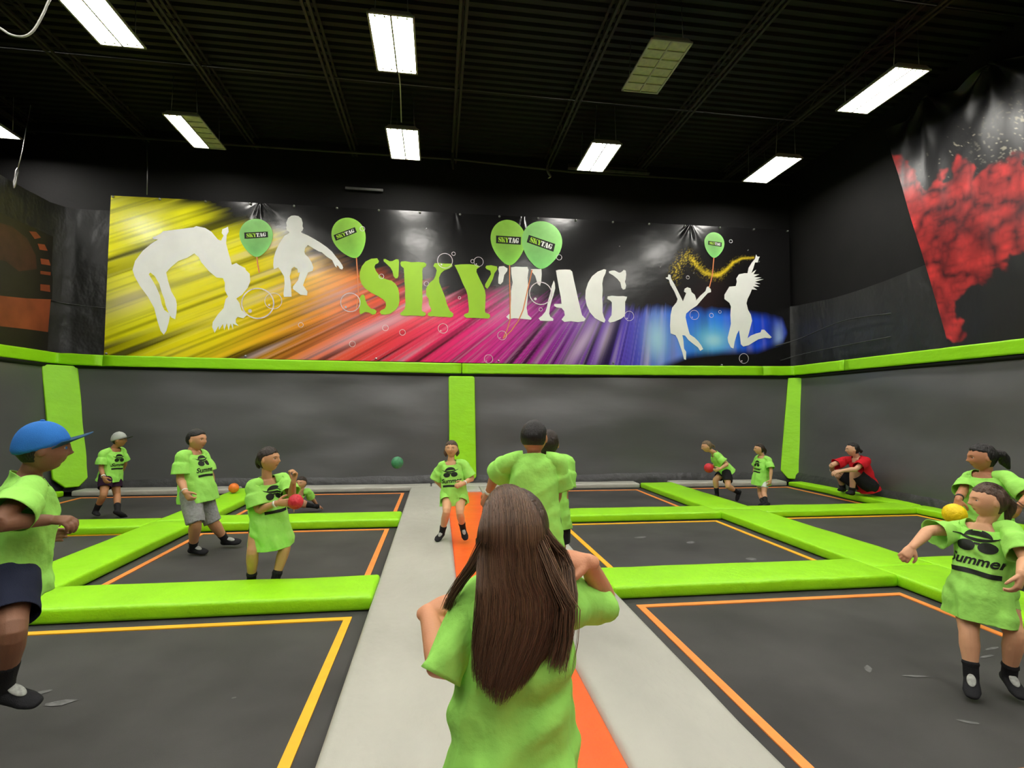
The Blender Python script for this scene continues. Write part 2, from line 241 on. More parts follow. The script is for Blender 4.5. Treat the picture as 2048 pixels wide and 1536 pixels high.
FIGS = [[[-5.762,5.315],[-5.466,5.372],[-5.168,5.429],[-5.119,5.459],[-4.941,5.428],[-4.813,5.352],[-4.681,5.194],[-4.617,5.17],[-4.569,5.283],[-4.609,5.336],[-4.599,5.419],[-4.536,5.45],[-4.486,5.48],[-4.47,5.371],[-4.506,5.3],[-4.513,5.12],[-4.47,4.957],[-4.414,4.768],[-4.385,4.659],[-4.297,4.704],[-4.245,4.666],[-4.115,4.602],[-4.101,4.562],[-4.021,4.483],[-4.004,4.318],[-4.051,4.179],[-4.162,4.024],[-4.274,3.938],[-4.208,3.845],[-4.165,3.696],[-4.074,3.631],[-4.047,3.591],[-4.122,3.52],[-4.237,3.544],[-4.269,3.502],[-4.271,3.421],[-4.206,3.355],[-4.296,3.379],[-4.322,3.406],[-4.318,3.27],[-4.372,3.404],[-4.406,3.254],[-4.448,3.402],[-4.494,3.252],[-4.524,3.386],[-4.595,3.262],[-4.611,3.343],[-4.681,3.193],[-4.735,3.313],[-4.726,3.421],[-4.631,3.586],[-4.521,3.726],[-4.489,3.917],[-4.44,3.973],[-4.508,4.107],[-4.513,4.271],[-4.554,4.365],[-4.681,4.373],[-4.836,4.503],[-4.993,4.687],[-5.047,4.793],[-5.137,4.871],[-5.271,4.769],[-5.443,4.694],[-5.586,4.552],[-5.669,4.44],[-5.625,4.254],[-5.556,4.041],[-5.464,3.883],[-5.441,3.776],[-5.442,3.588],[-5.462,3.459],[-5.537,3.491],[-5.59,3.583],[-5.657,3.742],[-5.686,3.875],[-5.74,4.007],[-5.796,4.193],[-5.887,4.351],[-5.976,4.427],[-6.004,4.386],[-5.946,4.294],[-5.855,4.137],[-5.775,3.952],[-5.731,3.766],[-5.678,3.647],[-5.59,3.583],[-5.563,3.531],[-5.583,3.396],[-5.626,3.208],[-5.672,3.127],[-5.736,3.205],[-5.805,3.416],[-5.875,3.681],[-6.006,3.917],[-6.16,4.125],[-6.277,4.335],[-6.318,4.467],[-6.277,4.656],[-6.139,4.877],[-5.997,5.019],[-5.854,5.134],[-5.928,5.131],[-5.966,5.169],[-5.881,5.214],[-5.809,5.259]],[[-3.137,5.803],[-3.057,5.794],[-2.99,5.741],[-2.961,5.644],[-2.966,5.574],[-2.945,5.532],[-2.963,5.475],[-2.996,5.445],[-2.955,5.419],[-2.848,5.376],[-2.714,5.306],[-2.579,5.228],[-2.443,5.136],[-2.334,5.043],[-2.237,4.92],[-2.168,4.839],[-2.112,4.757],[-2.091,4.701],[-2.11,4.658],[-2.158,4.67],[-2.192,4.725],[-2.233,4.751],[-2.225,4.695],[-2.259,4.722],[-2.302,4.805],[-2.33,4.86],[-2.438,4.925],[-2.547,5.018],[-2.614,5.036],[-2.722,5.094],[-2.843,5.165],[-2.895,5.1],[-2.912,5.015],[-2.898,4.96],[-2.823,4.893],[-2.755,4.784],[-2.715,4.674],[-2.73,4.603],[-2.824,4.561],[-2.898,4.362],[-2.923,4.278],[-2.827,4.142],[-2.833,4.059],[-2.97,4.068],[-3.131,4.187],[-3.132,4.242],[-3.031,4.385],[-2.995,4.554],[-3.035,4.552],[-3.05,4.635],[-3.117,4.674],[-3.168,4.63],[-3.179,4.546],[-3.203,4.461],[-3.173,4.296],[-3.153,4.019],[-3.309,4.008],[-3.324,4.069],[-3.304,4.291],[-3.321,4.456],[-3.403,4.592],[-3.443,4.646],[-3.533,4.6],[-3.549,4.696],[-3.544,4.846],[-3.509,4.986],[-3.436,5.171],[-3.335,5.343],[-3.245,5.404],[-3.239,5.432],[-3.286,5.465],[-3.303,5.527],[-3.295,5.556],[-3.304,5.639],[-3.267,5.739],[-3.202,5.792]],[[5.424,4.865],[5.478,4.854],[5.491,4.764],[5.571,4.637],[5.651,4.484],[5.731,4.331],[5.784,4.229],[5.826,4.334],[5.868,4.427],[5.814,4.464],[5.828,4.53],[5.897,4.571],[5.979,4.548],[6.005,4.458],[6.086,4.396],[6.121,4.293],[6.112,4.253],[6.223,4.375],[6.363,4.497],[6.392,4.59],[6.433,4.613],[6.501,4.542],[6.501,4.476],[6.417,4.447],[6.278,4.298],[6.138,4.137],[5.973,4.027],[5.863,3.933],[5.848,3.842],[5.887,3.662],[5.926,3.507],[5.952,3.431],[6.074,3.356],[6.155,3.28],[6.236,3.179],[6.284,3.089],[6.207,3.043],[6.153,3.125],[6.045,3.2],[5.91,3.3],[5.83,3.402],[5.762,3.413],[5.788,3.271],[5.799,3.091],[5.853,3.015],[5.845,2.822],[5.797,2.834],[5.757,2.988],[5.705,3.141],[5.639,3.319],[5.586,3.408],[5.465,3.444],[5.453,3.624],[5.469,3.882],[5.511,4.064],[5.621,4.197],[5.649,4.276],[5.569,4.455],[5.462,4.633],[5.436,4.735],[5.369,4.759],[5.355,4.784],[5.41,4.799]],[[7.695,5.454],[7.729,5.402],[7.794,5.405],[7.765,5.35],[7.734,5.255],[7.663,5.252],[7.618,5.116],[7.559,4.981],[7.631,5.037],[7.688,5.071],[7.615,4.956],[7.772,4.963],[7.628,4.89],[7.827,4.885],[7.656,4.825],[7.884,4.847],[7.655,4.772],[7.796,4.724],[7.639,4.718],[7.766,4.656],[7.596,4.65],[7.708,4.574],[7.566,4.582],[7.522,4.474],[7.449,4.339],[7.419,4.233],[7.458,4.075],[7.527,3.959],[7.558,3.814],[7.522,3.682],[7.477,3.522],[7.432,3.377],[7.518,3.445],[7.66,3.501],[7.774,3.53],[7.803,3.597],[7.874,3.599],[7.972,3.509],[8.07,3.419],[8.027,3.391],[7.885,3.401],[7.714,3.357],[7.571,3.275],[7.457,3.207],[7.317,3.172],[7.256,3.228],[7.236,3.411],[7.211,3.568],[7.153,3.461],[7.094,3.277],[7.064,3.119],[6.995,3.144],[6.927,3.273],[6.915,3.377],[6.959,3.535],[7.004,3.719],[6.993,3.929],[7.01,4.14],[6.97,4.23],[6.845,4.318],[6.847,4.423],[6.933,4.558],[6.976,4.626],[7.144,4.646],[7.174,4.753],[7.161,4.831],[7.233,4.94],[7.375,4.973],[7.46,4.976],[7.49,5.111],[7.578,5.248],[7.665,5.345]]]
BALLOONS = [{'b':[-3.886,4.855],'l':[-4.254,5.316],'r':[-3.573,5.352],'string':[[-3.886,4.855],[-3.861,4.682],[-3.826,4.51]],'t':[-3.93,5.683],'tag':[[-4.155,5.37],[-3.677,5.417],[-3.668,5.292],[-4.144,5.235]]},{'b':[-1.813,4.929],'l':[-2.418,5.39],'r':[-1.694,5.428],'string':[[-1.813,4.929],[-1.785,4.607],[-1.754,4.108],[-1.79,3.796],[-1.821,3.74]],'t':[-2.119,5.797],'tag':[[-2.308,5.411],[-1.859,5.612],[-1.813,5.5],[-2.258,5.287]]},{'b':[1.591,4.912],'l':[1.125,5.575],'r':[1.936,5.617],'string':[[1.591,4.912],[1.593,4.576],[1.607,4.115],[1.61,3.654],[1.543,3.423],[1.452,3.226]],'t':[1.526,5.97],'tag':[[1.275,5.588],[1.852,5.585],[1.847,5.402],[1.276,5.408]]},{'b':[2.314,4.862],'l':[1.866,5.543],'r':[2.822,5.592],'string':[[2.115,4.83],[2.012,4.361],[1.91,3.894],[1.795,3.625],[1.635,3.402],[1.452,3.226]],'t':[2.37,5.982],'tag':[[2.034,5.642],[2.658,5.461],[2.614,5.275],[1.984,5.467]]},{'b':[6.586,5.317],'l':[6.358,5.675],'r':[6.877,5.701],'string':[[6.586,5.317],[6.541,4.898],[6.46,4.589]],'t':[6.62,5.948],'tag':[[6.448,5.73],[6.796,5.704],[6.788,5.598],[6.441,5.633]]}]
BUBBLES = [[0.123,4.95,0.174],[0.879,4.962,0.112],[0.742,4.967,0.045],[0.312,5.119,0.045],[-1.921,3.936,0.214],[-3.838,3.849,0.337],[-3.524,3.913,0.18],[2.316,4.291,0.27],[2.751,5.152,0.068],[4.441,3.833,0.118],[6.067,3.907,0.118],[6.502,3.908,0.056],[6.722,4.0,0.039],[0.097,3.417,0.112],[-0.792,3.304,0.068],[-1.162,3.394,0.068],[-2.946,3.41,0.056],[-1.86,3.023,0.068],[1.429,3.294,0.107],[7.328,2.883,0.124],[1.125,2.752,0.101],[-1.268,4.539,0.056],[-0.282,4.41,0.056],[-1.697,5.585,0.056],[5.912,4.811,0.045],[7.034,5.747,0.045],[0.457,4.12,0.034],[2.318,3.919,0.045]]
SWIRL = [[5.572,4.767],[5.656,5.031],[5.767,5.219],[5.933,5.331],[6.069,5.233],[6.177,5.08],[6.341,4.956],[6.589,4.887],[6.729,4.906],[6.926,5.047],[7.097,5.226],[7.325,5.343],[7.637,5.371]]
SMOKE = [[8.932,6.583],[8.666,6.453],[8.5,6.238],[8.303,5.939],[8.269,5.738],[8.117,5.562],[7.922,5.66],[7.88,5.784],[7.752,5.761],[7.794,5.604],[7.67,5.549],[7.66,5.824],[7.587,5.894],[7.386,5.797],[7.296,5.552],[7.334,5.402],[7.172,5.429],[7.075,5.516],[6.921,5.572],[6.865,5.482],[6.69,5.523],[6.579,5.592],[6.642,3.935],[6.806,3.982],[6.895,3.914],[6.884,3.802],[7.046,3.829],[7.051,3.703],[7.177,3.621],[7.398,3.673],[7.468,3.573],[7.71,3.489],[7.684,3.245],[7.556,2.988],[7.527,2.883],[7.633,2.763],[7.772,2.764],[7.912,2.868],[8.047,3.239],[8.19,3.516],[8.33,4.021],[8.476,4.543],[8.592,4.844],[8.71,5.191],[8.821,5.819]]
POSTER = {'blocks':[[[10.78,4.846],[10.951,4.891],[11.081,4.824],[10.926,4.746]],[[11.001,4.683],[11.18,4.722],[11.268,4.627],[11.061,4.584]],[[11.09,4.427],[11.309,4.462],[11.365,4.364],[11.115,4.324]],[[11.105,4.192],[11.374,4.234],[11.378,4.17],[11.11,4.13]],[[11.122,3.94],[11.368,3.979],[11.385,3.848],[11.13,3.819]]],'dome':[[9.895,4.827],[10.245,4.886],[10.527,4.904],[10.778,4.886],[11.013,4.774],[11.205,4.613],[11.349,4.431],[11.445,4.145],[11.454,3.721],[10.811,3.614],[9.982,3.487]],'ground':[[9.981,3.499],[10.333,3.538],[10.812,3.601],[11.417,3.708],[11.384,3.062],[10.85,3.037],[10.015,2.983]],'right':[[11.417,3.708],[11.366,2.669]],'slab':[[9.901,4.732],[10.305,4.672],[10.341,4.353],[9.929,4.302]]}

# ------------------------------------------------------------------ room shell
S = 'structure'
fl = box('floor', (-10.5, 8.9, -5, 12.3, -.20, -.035), M['black'], kind=S)
box('wall_back', (-10.6, 9.0, 12.1, 12.3, -.2, 7.8), M['black'], kind=S)
box('wall_front', (-10.6, 9.0, -5.2, -5.0, -.2, 7.8), M['black'], kind=S)
box('wall_left', (-10.7, -10.5, -5.2, 12.3, -.2, 7.8), M['black'], kind=S)
box('wall_right', (8.76, 8.96, -5.2, 12.3, -.2, 7.8), M['black'], kind=S)
# ribbed roof deck: trapezoidal ribs running across the room
a = Acc(); v = []; ys = np.arange(-5, 12.3, .18); prof = []
for y in ys: prof += [(y, 7.62), (y+.055, 7.62), (y+.075, 7.57), (y+.16, 7.57), (y+.18, 7.62)]
for (y, z) in prof: v += [(-10.6, y, z), (9.0, y, z)]
f = [(2*i, 2*i+1, 2*i+3, 2*i+2) for i in range(len(prof)-1)]
ceil = link('ceiling', meshd('ceiling', v, f), M['deck'], kind=S)
box('roof_slab', (-10.7, 9.0, -5.2, 12.3, 7.66, 7.8), M['black'], parent=ceil)
# open-web joists under the deck: two bottom angles, two top angles, zigzag web
ja = Acc()
for dx in (-.065, .025):
    ja.box(dx, dx+.04, -5, 12.1, -.30, -.262); ja.box(dx, dx+.04, -5, 12.1, -.04, 0)
n = 34
for i in range(n):
    y0 = -5+17.1*i/n; y1 = y0+17.1/n
    tube(ja, [(0, y0, -.02 if i%2 else -.28), (0, y1, -.28 if i%2 else -.02)], [.011, .011], n=5, cap=False)
jm = ja.mesh('joist')
jm.materials.append(M['joist'])
for x in (-8.45, -6.25, -4.05, -1.92, .30, 2.50, 4.72, 6.95):
    o = bpy.data.objects.new('joist', jm); COL.objects.link(o); o.parent = ceil; o.location = (x, 0, 7.60)
# pipes and cross bridging along the back of the roof
tr = wire('trim_1', [(-10.4, 11.75, 7.22), (-3.4, 11.72, 7.2), (.3, 11.75, 7.24), (3.0, 11.72, 7.12), (8.7, 11.75, 7.2)], .03, M['joist'], n=8); tr['kind'] = S
b = box('trim_2', (2.9, 4.85, 11.60, 11.66, 7.14, 7.18), M['metal'], kind=S)
box('bar', (2.9, 4.8, 11.60, 11.66, 7.22, 7.25), M['joist'], parent=b)
b = box('trim_3', (-2.1, -1.28, 11.98, 12.02, 6.50, 6.55), M['metal'], kind=S)
for i, y in enumerate((3.0, 6.2, 9.2)):
    w = wire('trim_%d'%(i+4), [(-10.4, y, 7.33), (8.7, y+.1, 7.33)], .014, M['joist'], n=6); w['kind'] = S

def sheet(name, path, z0, ztop, m, nu, nz, amp, seed, kind=None):
    """a hanging vinyl sheet following a ground path [(x, y)], top height as a function of path fraction, with hanging folds"""
    P = [Vector((x, y, 0)) for x, y in path]; L = [0]
    for i in range(1, len(P)): L.append(L[-1]+(P[i]-P[i-1]).length)
    v = []
    for i in range(nu+1):
        s = L[-1]*i/nu; k = 0
        while k < len(L)-2 and s > L[k+1]: k += 1
        d = (P[k+1]-P[k]).normalized(); q = P[k]+d*(s-L[k]); nrm = Vector((d.y, -d.x, 0))
        zt = ztop(s/L[-1])
        for j in range(nz+1):
            z = z0+(zt-z0)*j/nz
            w = amp*(noise.noise(Vector((s*1.3, z*.45, seed)))+.5*noise.noise(Vector((s*3.5, z*1.1, seed+3)))+.35*math.sin(s*2.1+z*1.7+seed))
            v.append(q+nrm*w+Vector((0, 0, z)))
    f = [(i*(nz+1)+j, (i+1)*(nz+1)+j, (i+1)*(nz+1)+j+1, i*(nz+1)+j+1) for i in range(nu) for j in range(nz)]
    return link(name, meshd(name, v, f), m, smooth=True, kind=kind)
sag = lambda s: .05*math.sin(s*19)
sl = sheet('vinyl_curtain', [(-7.64, -3), (-7.64, 11.5), (-7.5, 11.82), (-6.72, 12.02)], .3, lambda s: 5.45+.28*s+sag(s), M['sheet'], 120, 30, .032, 1)
tag(sl, 'black vinyl curtain hanging on the left wall beside the yellow end of the banner', 'curtain')
sr = sheet('vinyl_curtain', [(6.9, 12.06), (8.45, 12.05), (8.66, 11.8), (8.69, 10.6), (8.70, -3)], .3, lambda s: 4.15+.9*max(0, s-.18)+sag(s), M['sheet'], 120, 26, .016, 4)
tag(sr, 'black vinyl curtain in the right corner, below the red smoke banner', 'curtain')
for nm, sheet_o, pts in (('hem', sl, [(-7.6, 10.2, 3.80), (-7.6, 11.4, 3.72), (-7.45, 11.8, 3.70), (-6.85, 11.97, 3.66)]), ('hem', sr, [(8.15, 11.93, 3.2), (8.53, 11.5, 3.34), (8.58, 10.2, 3.55), (8.6, 9.0, 3.5)]), ('hem', sr, [(8.3, 11.9, 2.85), (8.56, 11.2, 2.98), (8.59, 9.0, 3.05)])):
    wire(nm, pts, .012, M['skirt'], parent=sheet_o, sub=6)

# ------------------------------------------------------------------ trampolines
def tramp(label, x0, x1, y0, y1, t, tape='tape', ti=(.17, .15, .2, .17), scuffs=()):
    root = tag(empty('trampoline', ((x0+x1)/2, (y0+y1)/2, -.03)), label, 'trampoline', 'trampoline beds')
    a = Acc(); nx, ny = 14, 12
    for (i, j) in [(i, j) for i in range(nx+1) for j in range(ny+1)]:
        u, w = i/nx, j/ny
        dip = .012*math.sin(math.pi*u)*math.sin(math.pi*w)
        a.v.append((x0+(x1-x0)*u, y0+(y1-y0)*w, -.004-dip*.3))
    a.f += [(i*(ny+1)+j, (i+1)*(ny+1)+j, (i+1)*(ny+1)+j+1, i*(ny+1)+j+1) for i in range(nx) for j in range(ny)]
    keep(link('jumping_mat', a.mesh('jumping_mat'), M['mesh'], smooth=True), root)
    keep(box('bed_frame', (x0, x1, y0, y1, -.034, -.012), M['black']), root)
    X0, X1, Y0, Y1 = x0+ti[0], x1-ti[1], y0+ti[2], y1-ti[3]; w = .028
    for q in ((X0-w, X1+w, Y1-w, Y1+w), (X0-w, X1+w, Y0-w, Y0+w), (X0-w, X0+w, Y0+w, Y1-w), (X1-w, X1+w, Y0+w, Y1-w)):
        keep(box('tape_strip', (*q, -.008, .003), M[tape]), root)
    for (x, y, l, wd, an) in scuffs:
        pts = []
        for k in range(9):
            tt = 2*math.pi*k/9; r = 1+.35*noise.noise(Vector((x*9, y*9, k)))
            px, py = l*math.cos(tt)*r, wd*math.sin(tt)*r
            pts.append((x+px*math.cos(an)-py*math.sin(an), y+px*math.sin(an)+py*math.cos(an)))
        s_ = Acc(); flat(s_, pts, lambda p, q: (p, q, -.0042)); keep(link('scuff_mark', s_.mesh('scuff_mark'), M['scuff']), root)
    return root
tramp('black trampoline bed with yellow tape border, left of the runway and nearest the viewer', -3.15, -.47, 1.9, 4.44, 0, 'tape_y', (.2, .19, .2, .17), [(-2.01, 3.28, .07, .03, .2), (-1.1, 3.21, .012, .008, .3), (-2.2, 3.4, .06, .02, .5)])
tramp('black trampoline bed left of the runway under the walking boy in grey shorts', -3.13, -.47, 4.94, 7.44, 0, 'tape', (.17, .18, .28, .11))
tramp('black trampoline bed left of the runway, against the back wall', -3.13, -.47, 7.94, 10.64, 0, 'tape', (.17, .17, .4, .22))
tramp('black trampoline bed right of the runway and nearest the viewer', 1.47, 4.22, 1.9, 4.44, 0, 'tape', (.2, .16, .2, .2), [(2.69, 3.06, .06, .02, .9), (2.9, 2.94, .08, .012, -.2), (3.77, 3.21, .07, .012, .2), (3.61, 3.11, .07, .012, .2), (2.75, 2.48, .05, .012, -.5)])
tramp('black trampoline bed right of the runway, second row, with faint chalk scuffs', 1.47, 4.22, 4.92, 7.47, 0, 'tape_y', (.3, .17, .28, .13), [(2.57, 6.53, .09, .04, .2), (3.09, 6.21, .07, .04, .6), (3.41, 5.44, .06, .05, .2)])
tramp('black trampoline bed right of the runway, against the back wall', 1.47, 4.22, 7.94, 10.64, 0, 'tape', (.25, .2, .4, .25))
tramp('black trampoline bed in the far right corner by the crouching man in red', 4.88, 7.6, 7.92, 10.64, 0, 'tape', (.3, .22, .45, .2))
tramp('black trampoline bed by the right wall, in front of the crouching man in red', 4.88, 7.6, 4.92, 7.5, 0, 'tape_y', (.22, .17, .3, .1))
tramp('black trampoline bed in the far left corner under the boy in a grey cap', -6.65, -3.68, 7.92, 10.64, 0, 'tape', (.4, .2, .45, .18))
tramp('black trampoline bed by the left wall, behind the boy in a blue cap', -6.65, -3.68, 4.94, 7.48, 0, 'tape_y', (.4, .2, .3, .06))

# ------------------------------------------------------------------ floor pads
def fpad(label, b, m='green', cuts=(8, 3), seed=0, wob=.006, group='green floor pads', name='floor_pad', cat='floor pad', bev=.028):
    o = pad(name, b, M[m], bev=bev, cuts=cuts, wob=wob, seed=seed); return tag(o, label, cat, group)
fpad('green pad across the left side, nearest crossing pad beside the runway', (-3.14, -.495, 4.41, 4.97, -.0, .118), seed=1)
fpad('green pad across the left side behind the girl with the red ball', (-3.14, -.495, 7.42, 7.97, 0, .118), seed=2)
fpad('green pad across the right side, nearest crossing pad beside the runway', (1.495, 4.21, 4.40, 4.96, 0, .112), seed=3)
fpad('green pad across the right side, second crossing pad from the viewer', (1.495, 4.21, 7.44, 7.97, 0, .112), seed=4)
fpad('green crossing pad reaching the right wall, far one below the crouching man', (4.91, 7.58, 7.46, 7.96, 0, .10), seed=5)
fpad('green crossing pad reaching the right wall, beside the girl with outstretched arm', (4.91, 7.58, 4.42, 4.97, 0, .10), seed=6)
fpad('green crossing pad reaching the left wall, in front of the boy in a grey cap', (-6.62, -3.71, 7.40, 7.95, 0, .10), seed=7)
fpad('green crossing pad reaching the left wall, behind the boy in a blue cap', (-6.62, -3.71, 4.42, 4.97, 0, .10), seed=8)
for k, (x0, x1, side) in enumerate(((-3.70, -3.12, 'left'), (4.20, 4.90, 'right'))):
    fpad('green lengthwise pad on the %s, nearest section'%side, (x0, x1, 1.5, 4.69, 0, .11), cuts=(3, 9), seed=10+k)
    fpad('green lengthwise pad on the %s, middle section between the two crossing pads'%side, (x0, x1, 4.70, 7.69, 0, .11), cuts=(3, 9), seed=12+k)
    fpad('green lengthwise pad on the %s, far section reaching the back wall'%side, (x0, x1, 7.70, 10.66, 0, .11), cuts=(3, 9), seed=14+k)
def sidepad(label, xa, xb, y0, y1, seed):
    o = fpad(label, (xa, xb, y0, y1, 0, .10), cuts=(2, 14), seed=seed, wob=.014)
    for q in o.data.vertices:
        w = .05*math.sin(q.co.y*1.9+seed)+.03*math.sin(q.co.y*4.1)
        if abs(q.co.x-xb) < .2 and xa > 0: pass
        q.co.x += w*.6
    return o
sidepad('green pad along the foot of the right wall, under the crouching man in red', 7.52, 8.0, 7.72, 10.62, 20)
sidepad('green pad along the foot of the right wall, nearer than the crouching man', 7.52, 8.02, 4.2, 7.70, 21)
sidepad('green pad along the foot of the left wall, in the far left corner', -7.12, -6.58, 7.2, 10.62, 22)
sidepad('green pad along the foot of the left wall, behind the boy in a blue cap', -7.12, -6.58, 3.8, 7.18, 23)
for lb, x0, x1 in (('pale grey pad along the back wall, behind the boy in a grey cap', -6.5, -3.72), ('pale grey pad along the back wall, left of the runway', -3.08, -.12), ('pale grey pad along the back wall, right of the runway', 1.05, 4.18), ('pale grey pad along the back wall, behind the far right children', 4.92, 7.5)):
    fpad(lb, (x0, x1, 10.60, 10.98, 0, .10), 'grey', cuts=(8, 2), seed=30+int(x0), wob=.012, group='pale grey floor pads')
fpad('pale grey pad at the far end of the orange strip, below the middle wall post', (-.10, 1.03, 10.60, 10.98, 0, .11), 'grey', cuts=(4, 2), seed=40, group='pale grey floor pads')
fpad('long pale grey runway pad left of the orange strip', (-.50, .19, -1.0, 10.59, 0, .105), 'grey', cuts=(4, 30), seed=41, wob=.007, group='pale grey floor pads', bev=.045)
fpad('long pale grey runway pad right of the orange strip', (.83, 1.49, -1.0, 10.59, 0, .105), 'grey', cuts=(4, 30), seed=42, wob=.007, group='pale grey floor pads', bev=.045)
fpad('short pale grey filler pad closing the far end of the orange strip', (.195, .825, 9.96, 10.59, 0, .105), 'grey', cuts=(3, 3), seed=43, group='pale grey floor pads')
tag(pad('runway_strip', (.185, .835, -1.0, 9.95, 0, .075), M['orange'], bev=.02, cuts=(2, 24), wob=.003, seed=44), 'long orange strip down the middle of the grey runway', 'runway strip')

# ------------------------------------------------------------------ sloping trampoline walls with their rails and posts
def wallmat(label, A, B, C_, D, nu, nv, seed, name='wall_trampoline'):
    """A-B foot, D-C_ head; a taut vinyl face with shallow waves"""
    A, B, C_, D = map(Vector, (A, B, C_, D)); n = (B-A).cross(D-A).normalized(); v = []
    for i in range(nu+1):
        for j in range(nv+1):
            u, w = i/nu, j/nv
            p = (A*(1-u)+B*u)*(1-w)+(D*(1-u)+C_*u)*w
            e = min(1, 8*min(u, 1-u, w, 1-w))
            h = .060*noise.noise(Vector((p.x*.62+p.y*.62, p.z*1.2, seed)))+.012*noise.noise(Vector((p.x*1.3+p.y*1.3, p.z*3, seed+4)))
            v.append(p+n*h*e)
    f = [(i*(nv+1)+j, (i+1)*(nv+1)+j, (i+1)*(nv+1)+j+1, i*(nv+1)+j+1) for i in range(nu) for j in range(nv)]
    root = tag(empty(name, tuple((A+B)/2)), label, 'trampoline wall')
    keep(link('wall_face', meshd('wall_face', v, f), M['wallmat'], smooth=True), root)
    # loose lower flap
    v = []; m = 60
    for i in range(m+1):
        u = i/m; p = A*(1-u)+B*u; up_ = ((D-A)*(1-u)+(C_-B)*u).normalized()
        for j, (h, o) in enumerate(((.0, .05), (.09, .055), (.17, .035), (.23, .004))):
            w = .014*noise.noise(Vector((p.x*4+p.y*4, j*2.0, seed)))
            v.append(p+up_*(h+.03*noise.noise(Vector((p.x*1.7+p.y*1.7, 3, seed))))+n*(o+w))
    f = [(i*4+j, (i+1)*4+j, (i+1)*4+j+1, i*4+j+1) for i in range(m) for j in range(3)]
    keep(link('lower_flap', meshd('lower_flap', v, f), M['skirt'], smooth=True), root)
    # dark edge strap below the rail
    a = Acc()
    tube(a, [D+n*.02-Vector((0, 0, .05)), C_+n*.02-Vector((0, 0, .05))], [.045, .045], n=8)
    keep(link('edge_strap', a.mesh('edge_strap'), M['black'], smooth=True), root)
    return root
wallmat('sloping black trampoline wall at the back, left of the middle green post', (-6.9, 11.0, .03), (.49, 11.0, .03), (.49, 11.26, 2.40), (-7.25, 11.28, 2.45), 70, 26, 1)
wallmat('sloping black trampoline wall at the back, right of the middle green post', (.49, 11.0, .03), (7.85, 11.0, .03), (8.2, 11.28, 2.46), (.49, 11.26, 2.40), 70, 26, 2)
wallmat('sloping black trampoline wall along the left side', (-7.02, -2, .03), (-6.9, 11.0, .03), (-7.27, 11.28, 2.45), (-7.4, -2, 2.45), 70, 20, 3)
wallmat('sloping black trampoline wall along the right side', (7.86, 11.0, .03), (7.92, -2, .03), (8.3, -2, 2.45), (8.22, 11.28, 2.46), 70, 20, 4)

def panel(name, outline, thick, O, U, V, W, m, bev=.02):
    """extrude an outline (u, v) by thick along W, edges rounded"""
    bm = bmesh.new(); O, U, V, W = map(Vector, (O, U, V, W))
    vs = [bm.verts.new(O+U*u+V*v) for u, v in outline]; fc = bm.faces.new(vs)
    r = bmesh.ops.extrude_face_region(bm, geom=[fc])
    bmesh.ops.translate(bm, verts=[q for q in r['geom'] if isinstance(q, bmesh.types.BMVert)], vec=W*thick)
    bmesh.ops.recalc_face_normals(bm, faces=bm.faces)
    bmesh.ops.bevel(bm, geom=bm.edges[:], offset=bev, segments=3, profile=.5, affect='EDGES')
    me = bpy.data.meshes.new(name); bm.to_mesh(me); bm.free(); return link(name, me, m, smooth=False)
def post(label, top, bot, U, chamfer, w=.54):
    top, bot, U = Vector(top), Vector(bot), Vector(U).normalized(); V = (top-bot); L = V.length; V.normalize(); W = U.cross(V).normalized()
    h = w/2; c = chamfer
    out = [(-h, L), (-h, c), (-h+c*.95, 0), (h-c*.95, 0), (h, c), (h, L)] if c > .1 else [(-h+.03, L), (-h, L-.03), (-h, .04), (-h+.04, 0), (h-.04, 0), (h, .04), (h, L-.03), (h-.03, L)]
    return tag(panel('wall_post_pad', out, .09, bot-W*.02, U, V, W, M['green_rail']), label, 'post pad', 'green post pads')
post('green padded post in the left back corner, behind the boy in a blue cap', (-7.121, 11.12, 2.39), (-6.676, 10.90, .12), (1, 1, 0), .18)
post('green padded post in the right back corner, beside the crouching man', (8.247, 11.1, 2.37), (7.838, 10.88, .10), (1, -1, 0), .18, .52)
post('green padded post in the middle of the back wall', (.49, 11.19, 2.30), (.53, 10.95, .19), (1, 0, 0), .04, .545)

